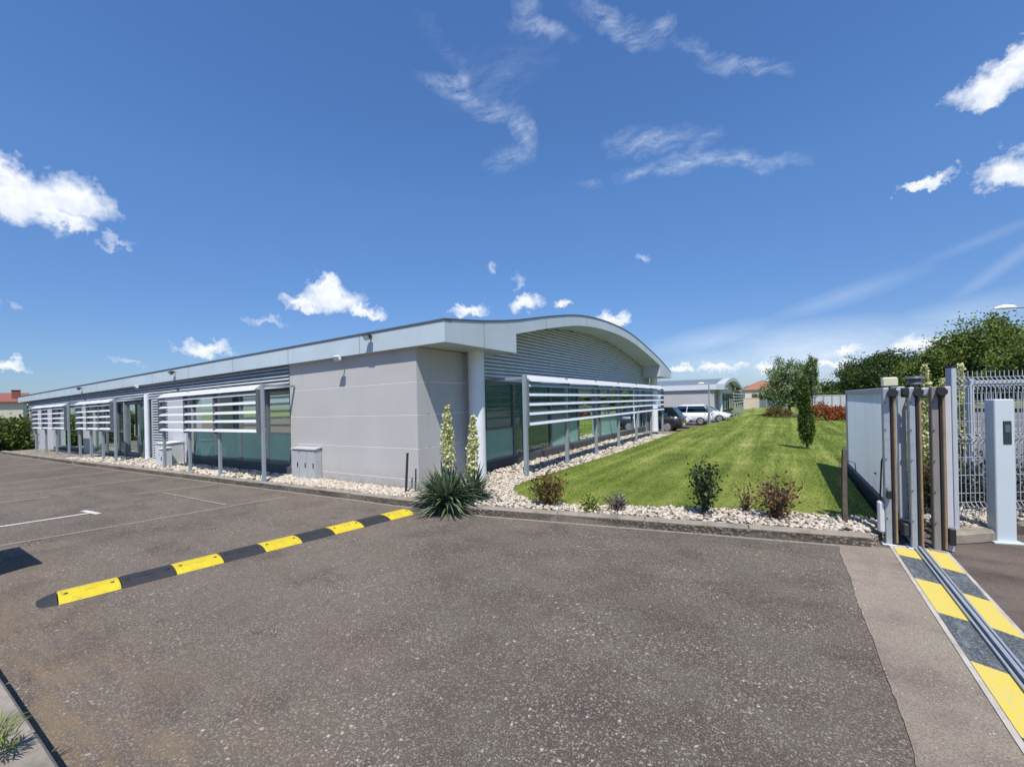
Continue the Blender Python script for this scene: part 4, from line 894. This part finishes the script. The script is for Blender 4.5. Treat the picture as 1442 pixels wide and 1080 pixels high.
# weed tuft on the near pavement
V, F = ygrow((-2.90, .375, .15), 170, .03, .085, .003, 51); V[:, 2] = np.maximum(V[:, 2], .163)
tag(npmesh('weed_tuft', V, F, LF_LIME, origin=(-2.90, .375, .15)), 'tuft of bright green weeds growing on the near concrete pavement', 'weed')
# low plants and dry brush behind the mesh fence
r_ = np.random.default_rng(60); P = []
for i in range(150):
    a = r_.uniform(); c = np.array([1.75, 7.35, .1]) + np.array([.85, .53, 0]) * a * 5.2 + np.array([-.53, .85, 0]) * r_.uniform(.15, 1.3); h = r_.uniform(.25, .6)
    P.append(c + r_.normal(size=(55, 3)) * np.array([.13, .13, h * .4]) + np.array([0, 0, h * .6]))
P = np.concatenate(P); P[:, 2] = np.maximum(P[:, 2], .1); V, F = leaves(P, .06)
tag(npmesh('ground_cover', V, F, LF_SHADE), 'dark purplish low ground cover plants behind the mesh fence', 'ground cover', kind='stuff')
shrub('fence_shrub', 'loose green and orange shrub behind the gate portal', (1.62, 7.6, .1), .95, .5, LF_BRONZE, 22, 50, .05, 47)

def tree(name, label, base, h, crown_r, crown_c, mat, clumps, per, sig, lsize, seed, group=None, trunk_r=.18, shell=.5, cat='tree', low=-.75):
    T = thing(name, label, cat, base, group); r = np.random.default_rng(seed); b = MB(); x, y, z = base
    P, C = blob(crown_c, crown_r, clumps, per, sig, shell, seed, low)
    tz = crown_c[2]; b.tube([(x, y, z - .1), (x + r.normal() * .1, y + r.normal() * .1, (z + tz) / 2), (crown_c[0], crown_c[1], tz)], [trunk_r, trunk_r * .75, trunk_r * .4], 8)
    for i in range(min(14, len(C))):
        c = C[i * len(C) // min(14, len(C))]; s_ = Vector((x, y, z + (tz - z) * r.uniform(.45, .9))); b.tube([s_, s_.lerp(Vector(c), .5) + Vector((0, 0, .15)), Vector(c)], [trunk_r * .35, trunk_r * .22, trunk_r * .08], 5)
    b.build('trunk', BARK, T); P[:, 2] = np.maximum(P[:, 2], z + .05); V, F = leaves(P, lsize); npmesh('crown', V, F, mat, T); return T
gt = 'broadleaf trees beyond the fence'
tree('broadleaf_tree', 'dark rounded tree left of the street lamp beyond the gate', (11.2, 72, 0), 6.6, (4.6, 4.6, 3.1), (11.2, 72, 3.6), LF_DARK, 190, 150, .5, .27, 71, gt)
tree('broadleaf_tree', 'dark low tree right behind the gate portal lamps', (13.4, 66.5, 0), 5.4, (3.4, 3.4, 2.6), (13.4, 66.5, 2.9), LF_DARK, 140, 140, .45, .26, 72, gt)
tree('broadleaf_tree', 'bright green tree on the left shoulder of the big tree mass', (13.9, 57.5, 0), 6.3, (3.4, 3.4, 2.9), (13.9, 57.5, 3.3), LF_OAK, 180, 150, .42, .23, 73, gt)
tree('broadleaf_tree', 'tallest bright green tree above the mesh fence', (16.4, 56, 0), 7.7, (3.9, 3.9, 3.6), (16.4, 56, 4.1), LF_OAK, 230, 150, .42, .23, 74, gt)
tree('broadleaf_tree', 'bright green tree at the right edge under the lamp arm', (20.6, 54, 0), 7.2, (4.2, 4.2, 3.3), (20.6, 54, 3.8), LF_OAK, 210, 150, .42, .23, 75, gt)
tree('broadleaf_tree', 'lower green tree in front of the tall trees, behind the bollard', (17.4, 49, 0), 5.6, (3.6, 3.2, 2.6), (17.4, 49, 3.0), LF_OAK, 170, 150, .38, .22, 76, gt)
tree('conifer_tree', 'small dark conifer left of the dark rounded tree', (9.0, 77, 0), 5.0, (1.3, 1.3, 2.3), (9.0, 77, 2.6), LF_DARK, 60, 60, .3, .26, 77, None, .1)
tree('olive_tree', 'grey green silvery tree on the lawn before the red roofed house', (.55, 39.3, .1), 4.5, (1.65, 1.65, 2.05), (.55, 39.3, 2.35), LF_OLIVE, 130, 120, .21, .13, 78, None, .1, .4, low=-.9)
tree('slender_tree', 'slender grey green tree top behind the columnar thuja', (1.75, 36.0, .1), 4.2, (.42, .42, 1.3), (1.75, 36.0, 3.0), LF_OLIVE, 40, 60, .14, .14, 79, None, .05)
# columnar thuja
TH = thing('columnar_thuja', 'narrow upright dark green thuja standing alone on the lawn', 'thuja', (.60, 14.8, .13))
r_ = np.random.default_rng(80); P = []
for i in range(330):
    t_ = r_.uniform(); wd = .165 * (math.sin(math.pi * min(1, .18 + t_ * .80)) ** .75) * (1 + .25 * math.sin(9 * t_)); az = r_.uniform(0, 6.28); k_ = math.sqrt(r_.uniform(.35, 1)); c = np.array([.60 - .07 * t_ + wd * k_ * math.cos(az), 14.8 + wd * k_ * math.sin(az), .36 + 1.72 * t_])
    P.append(c + r_.normal(size=(26, 3)) * np.array([.022, .022, .07]))
V, F = leaves(np.concatenate(P), .05, 1.2); npmesh('crown', V, F, LF_THUJA, TH); b = MB(); b.tube([(.60, 14.8, .1), (.59, 14.8, .5), (.56, 14.8, 1.6)], [.035, .03, .01], 8); b.build('trunk', BARK, TH)
# far shrubs
def bush(name, label, c, R, mat, clumps, per, sig, lsize, seed, cat='shrub', group=None):
    T = thing(name, label, cat, (c[0], c[1], .1), group); P, C = blob(c, R, clumps, per, sig, .35, seed, -.6); P[:, 2] = np.maximum(P[:, 2], .12); V, F = leaves(P, lsize); npmesh('foliage', V, F, mat, T)
    b = MB(); rr = np.random.default_rng(seed)
    for i in range(6): q = C[i]; b.tube([(c[0] + rr.normal() * .1, c[1] + rr.normal() * .1, .1), tuple(q)], [.03, .01], 5)
    b.build('stems', BARK, T)
bush('red_shrub', 'bright red leaved shrub on the lawn left of the gate panel', (2.3, 32, .55), (1.05, .8, .55), LF_RED, 60, 60, .13, .10, 81)
bush('red_shrub', 'darker red brown shrub partly hidden behind the gate panel edge', (3.5, 32.6, .5), (.7, .6, .45), LF_DRY, 35, 50, .12, .10, 84)
bush('olive_shrub', 'bronze green low shrub at the foot of the silvery tree', (-.25, 35.5, .45), (.85, .7, .42), LF_BRONZE, 45, 55, .12, .09, 82)
bush('dry_shrub_bed', 'pale twiggy low plant beside the silvery tree', (.95, 35.2, .25), (.6, .5, .22), LF_TWIG, 25, 40, .1, .07, 83)
# hedge in front of the house on the left
HG = thing('hedge', 'dense clipped green hedge in front of the red roofed cream house', 'hedge', (-30.5, 3.2, 0))
r_ = np.random.default_rng(90); P = []
for i in range(520):
    a = r_.uniform(); c = np.array([-28.3 - 2.2 * a - r_.uniform(0, 1.4), 4.75 - 4.6 * a, 0]); c[2] = r_.uniform(.1, 1.24 + .1 * math.sin(i)); P.append(c + r_.normal(size=(60, 3)) * .15)
P = np.concatenate(P); P[:, 2] = np.maximum(P[:, 2], .03); V, F = leaves(P, .13); npmesh('foliage', V, F, LF_HEDGE, HG)
b = MB()
for i in range(9): b.tube([(-28.9 - .25 * i, 4.6 - .5 * i, -.02), (-28.9 - .25 * i, 4.6 - .5 * i, 1.3)], [.05, .02], 6)
b.build('stems', BARK, HG)

# ------------------------------------------------------------------ cars
def car(label, pos, rotz, paint, Lc=4.3, Wc=1.75, Hc=1.5, kind='hatch', group='cars parked beyond the building', k=1.0):
    T = thing('parked_car', label, 'car', (0, 0, 0), group); h = Wc / 2; k_ = Lc / 4.3
    # body cross sections from rear (x<0) to front
    st = [(-2.15, .42, .72, .80), (-2.08, .30, .95, .94), (-1.7, .24, .98, 1.0), (-.6, .22, .98, 1.0), (.6, .22, .96, 1.0), (1.15, .23, .92, 1.0), (1.75, .26, .80, .96), (2.08, .32, .66, .86), (2.15, .42, .58, .74)]
    b = MB(); rings = []
    for x, z0, z1, ws in st:
        w = h * ws; rings.append([(x * k_, -w * .86, z0), (x * k_, -w * .99, z0 + .10), (x * k_, -w, (z0 + z1) / 2), (x * k_, -w * .95, z1 - .06), (x * k_, -w * .82, z1), (x * k_, w * .82, z1), (x * k_, w * .95, z1 - .06), (x * k_, w, (z0 + z1) / 2), (x * k_, w * .99, z0 + .10), (x * k_, w * .86, z0)])
    b.loft(rings, 0, True, True); body = b.build('body', paint, T)
    rear = -2.02 if kind == 'hatch' else -1.5
    b = MB(); b.loft([[(rear * k_, -h * .80, .95), (1.12 * k_, -h * .82, .90), (1.12 * k_, h * .82, .90), (rear * k_, h * .80, .95)], [((rear + .18) * k_, -h * .76, .95 + (Hc - .95) * .5), (.70 * k_, -h * .76, .95 + (Hc - .95) * .5), (.70 * k_, h * .76, .95 + (Hc - .95) * .5), ((rear + .18) * k_, h * .76, .95 + (Hc - .95) * .5)], [((rear + .40) * k_, -h * .66, Hc - .05), (.25 * k_, -h * .68, Hc - .04), (.25 * k_, h * .68, Hc - .04), ((rear + .40) * k_, h * .66, Hc - .05)]]); b.build('windows', CARGLASS, T)
    b = MB(); b.loft([[((rear + .33) * k_, -h * .69, Hc - .07), (.32 * k_, -h * .70, Hc - .07), (.32 * k_, h * .70, Hc - .07), ((rear + .33) * k_, h * .69, Hc - .07)], [((rear + .45) * k_, -h * .60, Hc), (.12 * k_, -h * .62, Hc), (.12 * k_, h * .62, Hc), ((rear + .45) * k_, h * .60, Hc)]])
    for sy in (-1, 1):
        for xa, xb in ((1.1, .28), (-.35, -.42), (rear + .05, rear + .42)): b.bar((xa * k_, sy * h * .815, .92), (xb * k_, sy * h * .695, Hc - .06), .05, .06)
    b.build('roof', paint, T)
    for x in (-1.35, 1.38):
        for sy in (-1, 1):
            b = MB(); y0, y1 = sy * (h - .18), sy * (h + .012); R_ = .32; b.tube([(x * k_, y0, R_), (x * k_, y0 + (y1 - y0) * .15, R_), (x * k_, y0 + (y1 - y0) * .85, R_), (x * k_, y1, R_)], [R_ * .93, R_, R_, R_ * .90], 22); w = b.build('wheel', TYRE, T)
            b = MB(); b.tube([(x * k_, y1 - sy * .01, R_), (x * k_, y1 + sy * .012, R_)], [.22, .20], 18); b.build('rim', RIM, w)
    for sy in (-1, 1):
        b = MB(); b.bev((-2.06 * k_, sy * h * .74, .82), (.14, .28, .16), .03); b.build('tail_light', REDL, T)
        b = MB(); b.bev((2.0 * k_, sy * h * .64, .64), (.20, .32, .12), .03); b.build('headlight', HEADL, T)
        b = MB(); b.bev((.72 * k_, sy * (h + .08), 1.0), (.10, .16, .11), .03); b.build('mirror', paint, T)
    b = MB(); b.bev((-2.14 * k_, 0, .46), (.04, .5, .11), .005); b.build('number_plate', LAMPW, T)
    b = MB(); b.bev((2.10 * k_, 0, .48), (.10, .9, .14), .02); b.build('grille', BLK, T)
    T.location = pos; T.rotation_euler = (0, 0, rotz); T.scale = (k, k, k); return T
car('black hatchback parked tail out just beyond the gable sun screen', (-5.8, 22.2, .0), math.pi, CAR_BLACK, k=.82)
car('silver grey car between the black hatchback and the white car', (-5.95, 25.2, .0), 0, CAR_SILVER, k=.8)
car('white car parked beside the slim lamp post', (-5.2, 28.4, .0), math.pi, CAR_WHITE, 4.4, 1.8, 1.55, k=.78)
car('white car farthest back near the second building corner', (-4.55, 31.8, .0), 0, CAR_WHITE, 4.2, 1.75, 1.5, k=.8)
car('navy blue car at the far left behind the hedge end', (-32.4, 5.3, .0), 1.2, CAR_BLUE, k=.78)

# ------------------------------------------------------------------ second building beyond the parking
B2 = thing('office_building', 'smaller grey office building with dark vaulted roof behind the parked cars', 'building', (-3.6, 36, 0))
x0, y0 = -4.35, 36.0
b = MB(); b.box(-30, x0, y0, y0 + .3, 0, 2.25); b.box(x0 - .3, x0 - .002, y0 + .302, 39, 0, 2.25); b.build('wall', WALLM, B2)
b = MB(); b.box(-31, x0 + .745, y0 - .15, y0 + .1, 2.25, 2.652); b.build('fascia', pm('pale_fascia', (.62, .65, .67), .5), B2)
A2 = lambda y: 2.66 + .72 * math.sin(math.pi * (y - 35.85) / 17.5) ** .9 if 35.85 < y < 53.35 else 2.66
ys = [35.85 + 17.5 * i / 30 for i in range(31)]
b = MB(); b.loft([[(x0 + .762, y, A2(y) - .28), (x0 + .762, y, A2(y)), (x0 + .2, y, A2(y)), (x0 + .2, y, A2(y) - .28)] for y in [y0 - .162] + ys[1:]]); b.build('gable_fascia', FASC_R, B2)
for a_ in ((y0 + .102, y0 + 2.3), (51, 53.3)): b = MB(); b.box(x0, x0 + .746, a_[0], a_[1], 2.25, 2.376); b.build('eave_box', FASC_R, B2)
b = MB(); b.loft([[(-30, y, A2(y) - .02 + .0), (x0 + .6, y, A2(y) - .02)] for y in ys], 0, False, True, False); b.build('roof', ROOFM, B2)
b = MB(); b.add([(x0 - .05, y, 2.0) for y in ys] + [(x0 - .05, y, A2(y) - .05) for y in ys], [(i, i + 1, i + 32, i + 31) for i in range(30)]); b.build('gable_cladding', CLAD, B2)
b = MB(); b.tube([(x0 + .25, y0 + 1.5, 0), (x0 + .25, y0 + 1.5, 2.26)], .16, 16); b.build('column', COLW, B2)
for i in range(6):
    ya = 39.2 + 2.2 * i; f = MB(); x = x0 - .1; f.box(x - .05, x + .02, ya, ya + .08, .2, 2.0); f.box(x - .05, x + .02, ya + 2.1, ya + 2.18, .2, 2.0); f.box(x - .05, x + .02, ya + .08, ya + 2.1, .2, .3); f.box(x - .05, x + .02, ya + .08, ya + 2.1, 1.9, 2.0)
    w = f.build('window', FRAME, B2); p = MB(); p.add([(x - .02, ya + .08, .3), (x - .02, ya + 2.1, .3), (x - .02, ya + 2.1, 1.9), (x - .02, ya + .08, 1.9)], [(0, 1, 2, 3)]); p.build('pane', GLASS, w)
b = MB(); b.box(-30, x0 - .35, y0 + 4, y0 + 4.2, 0, 2.3); b.box(-30, x0 - .4, 53.0, 53.2, 0, 2.5); b.build('inner_wall', INTW, B2)
S2 = thing('sun_screen', 'small distant sun screen on the gable of the second building', 'sun screen', (x0 + 1.0, 40, .1))
for y in (40, 42.5, 45, 47.5, 50): b = MB(); b.bev((x0 + 1.0, y, 1.0), (.09, .09, 2.0), .006); b.build('post', ALU, S2)
for z in (1.15, 1.4, 1.65, 1.9): b = MB(); b.bev((x0 + 1.05, 45, z), (.12, 10.2, .05), .01); b.build('blade', BLADEG, S2)
# low mono-pitch wing seen between the buildings
S3 = thing('wall_screen', 'ribbed grey screen panel at the left end of the second building', 'screen', (-8.2, 35.4, 0))
b = MB(); b.box(-9.6, -8.0, 35.3, 35.4, .3, 1.9)
for i in range(12): b.box(-9.6, -8.0, 35.25, 35.298, .35 + .13 * i, .40 + .13 * i)
b.build('panel', CLAD, S3); b = MB(); b.bev((-8.02, 35.2, 1.0), (.1, .1, 2.0), .006); b.build('post', ALU, S3)

# ------------------------------------------------------------------ lamps
def lamp(label, base, h, arm, head=(.5, .16, .09), pr=.05, mat=ALU):
    T = thing('street_lamp', label, 'street lamp', base); x, y, z = base; ax, ay = arm
    b = MB(); b.tube([(x, y, z), (x, y, z + h * .5), (x, y, z + h)], [pr, pr * .8, pr * .6], 10); b.build('pole', mat, T)
    b = MB(); b.tube([(x, y, z + h - .01), (x + ax * .5, y + ay * .5, z + h + .05), (x + ax, y + ay, z + h + .03)], pr * .5, 8); b.build('arm', mat, T)
    b = MB(); ang = math.atan2(ay, ax); d = Vector((math.cos(ang), math.sin(ang), 0)); n = Vector((-d.y, d.x, 0)); c = Vector((x + ax, y + ay, z + h + .03)); rr = []
    for t_, w_, ht in ((0, .3, .4), (.15, .8, .8), (.5, 1, 1), (.8, .85, .7), (1, .3, .25)):
        p = c + d * (head[0] * t_); rr.append([p + n * (head[1] / 2 * w_ * math.cos(a)) + Vector((0, 0, head[2] * ht * (max(0, math.sin(a)) + .25 * min(0, math.sin(a))))) for a in [2 * math.pi * q / 12 for q in range(12)]])
    b.loft(rr, 0, True, True); b.build('lamp_head', LAMPW, T)
lamp('slim grey lamp post standing beside the parked white car', (-3.60, 27.6, .1), 2.35, (-.25, 0), (.35, .16, .08), .05)
lamp('dark street lamp with a bent arm among the far trees', (12.0, 60.3, 0), 5.75, (-1.3, -.8), (.8, .3, .12), .09, DARKST)
lamp('large white street lamp head on a long arm at the right edge', (10.4, 24.2, 0), 4.68, (-3.0, -.85), (.65, .26, .14), .07)
lamp('tiny distant street lamp above the far roofs', (10.2, 100, 0), 6.6, (-1.0, -.4), (.8, .3, .15), .08)

# ------------------------------------------------------------------ houses and walls far away
def house(label, c, L_, W_, hw, hr, rot, wall, tile, hip=True, chimney=None, wins=()):
    T = thing('house', label, 'house', (0, 0, 0)); lx, ly = L_ / 2, W_ / 2
    b = MB(); b.box(-lx, lx, -ly, ly, -.3, hw); b.build('wall', wall, T)
    e = .35; b = MB(); rx = lx - (ly if hip else -e)
    b.add([(-lx - e, -ly - e, hw), (lx + e, -ly - e, hw), (lx + e, ly + e, hw), (-lx - e, ly + e, hw), (-rx, 0, hw + hr), (rx, 0, hw + hr), (-lx - e, -ly - e, hw - .12), (lx + e, -ly - e, hw - .12), (lx + e, ly + e, hw - .12), (-lx - e, ly + e, hw - .12)],
          [(0, 1, 5, 4), (1, 2, 5), (2, 3, 4, 5), (3, 0, 4), (0, 6, 7, 1), (1, 7, 8, 2), (2, 8, 9, 3), (3, 9, 6, 0), (9, 8, 7, 6)]); rf = b.build('roof', tile, T)
    if chimney: b = MB(); x, y = chimney; b.bev((x, y, hw + hr * .55), (.7, .7, hr * 1.25), .03); b.bev((x, y, hw + hr * 1.2), (.82, .82, .1), .02); b.build('chimney', BRICK, rf)
    for x, z, w_, h_ in wins:
        b = MB(); b.box(x - w_ / 2 - .08, x - w_ / 2, -ly - .05, -ly + .05, z, z + h_); b.box(x + w_ / 2, x + w_ / 2 + .08, -ly - .05, -ly + .05, z, z + h_); b.box(x - w_ / 2 - .08, x + w_ / 2 + .08, -ly - .06, -ly + .05, z - .1, z); b.box(x - w_ / 2 - .08, x + w_ / 2 + .08, -ly - .05, -ly + .05, z + h_, z + h_ + .08); w = b.build('window', WHITE, T)
        b = MB(); b.box(x - w_ / 2, x + w_ / 2, -ly - .02, -ly + .02, z, z + h_); b.build('shutter', pm('brown_shutter', (.10, .085, .08), .7), w)
    T.location = c; T.rotation_euler = (0, 0, rot); return T
house('cream house with red tiled roof and chimney behind the hedge at left', (-82.4, 9.0, 0), 9.0, 7.0, 3.05, 1.15, 1.36, RENDERC, TILE, False, (3.9, -2.4), ((.9, 1.2, 1.2, 1.3), (-2.6, 1.2, 1.2, 1.3)))
house('distant cream house with brown hipped roof left of the silvery tree', (-3.6, 116, 0), 8.6, 8, 3.2, 2.2, 0.2, RENDERC, TILE2, True, None, ((-2.4, .9, 1.1, 1.3), (1.6, .9, 1.1, 1.3)))
house('distant house with dark red roof behind the conifer', (12.0, 116, 0), 8, 8, 2.9, 1.7, .3, pm('pink_render', (.52, .32, .28), .9), TILE, True, None, ((0, .9, 1.1, 1.2),))
def wall_run(name, label, cat, p, q, h, t_, mat, posts=0):
    T = thing(name, label, cat, (p[0], p[1], 0)); b = MB(); b.bar((p[0], p[1], h / 2 - .05), (q[0], q[1], h / 2 - .05), t_, h); b.build('panel', mat, T)
    b = MB(); b.bar((p[0], p[1], h - .02), (q[0], q[1], h - .02), t_ + .06, .06); b.build('coping', mat, T)
    for i in range(posts + 1 if posts else 0):
        a = i / posts; b = MB(); b.bev((p[0] + (q[0] - p[0]) * a, p[1] + (q[1] - p[1]) * a - t_ / 2 - .04, h / 2), (.12, .08, h + .06), .01); b.build('post', ALU, T)
wall_run('garden_wall', 'pale beige garden wall below the distant brown roofed house', 'wall', (-4.6, 67.5), (-2.65, 68.2), 1.45, .2, BEIGE)
wall_run('panel_fence', 'dark grey panel fence between beige wall and silvery tree', 'fence', (-2.5, 66.8), (.6, 67.9), 1.22, .08, pm('slate_fence', (.13, .15, .16), .8), 4)
wall_run('panel_fence', 'pale grey panel fence behind the red leaved shrub', 'fence', (2.4, 58.5), (7.2, 61), 1.62, .08, PALEF, 6)
def hedge_far(label, p, q, h, dep, mat, n, seed, lsize=.3, name='far_hedge'):
    T = thing(name, label, 'hedge', (p[0], p[1], 0)); r = np.random.default_rng(seed); P = []
    for i in range(n):
        a = r.uniform(); c = np.array([p[0] + (q[0] - p[0]) * a, p[1] + (q[1] - p[1]) * a + r.uniform(-dep, dep) / 2, 0]); c[2] = r.uniform(.1, h * (.75 + .3 * math.sin(a * 23 + seed) ** 2)); P.append(c + r.normal(size=(24, 3)) * .38)
    P = np.concatenate(P); P[:, 2] = np.maximum(P[:, 2], .02); V, F = leaves(P, lsize); npmesh('foliage', V, F, mat, T)
hedge_far('dark clipped hedge below the distant brown roofed house', (-3.0, 75), (1.5, 77), 2.3, 1.5, LF_HEDGE, 170, 91, .28)
hedge_far('dark row of far trees right of the columnar thuja', (3.2, 97), (12.5, 101), 3.9, 3, LF_DARK, 330, 92, .4)
hedge_far('bright green hedge above the pale panel fence', (4.0, 84), (9.5, 86), 2.2, 1.4, LF_LIME if False else LF_HEDGE, 170, 93, .3)
hedge_far('dark green tree belt on the horizon between building and house', (-16, 150), (-4, 150), 4.2, 5, LF_DARK, 260, 94, .55)
hedge_far('dark green tree belt on the horizon behind the right hand trees', (14, 120), (60, 95), 5.5, 5, LF_DARK, 700, 95, .6)
hedge_far('dark green tree belt behind the cream house at left', (-118, 60), (-110, 0), 3.2, 5, LF_DARK, 300, 96, .6)
hedge_far('unseen dark tall hedge added south of the car park for the long facade glass to reflect', (-70, -44), (4, -44), 5.5, 3, LF_DARK, 900, 97, .6)  # out of view, added so the long side windows reflect dark foliage
# unseen wheeled container, added left of the view to cast a shadow on the asphalt
WC = thing('shadow_caster_bin', 'unseen grey wheeled container added to shade the asphalt left of the speed bump', 'waste container', (-7.1, .36, 0))
b = MB(); b.loft([[(-7.1 + sx * .50 * k_, .34 + sy * .30 * k_, z_) for sx, sy in ((-1, -1), (1, -1), (1, 1), (-1, 1))] for z_, k_ in ((.16, .9), (.6, .97), (1.12, 1.06))]); b.build('bin_body', pm('bin_grey', (.10, .105, .11), .6), WC)
b = MB(); b.loft([[(-7.1 + sx * .56 * k_, .34 + sy * .34 * k_, z_) for sx, sy in ((-1, -1), (1, -1), (1, 1), (-1, 1))] for z_, k_ in ((1.12, 1), (1.17, 1.0), (1.24, .8))]); b.build('lid', BLK, WC)
for sx in (-.4, .4):
    for sy in (-.2, .2): b = MB(); b.tube([(-7.1 + sx - .025, .34 + sy, .09), (-7.1 + sx + .025, .34 + sy, .09)], .09, 14); b.build('wheel', TYRE, WC)
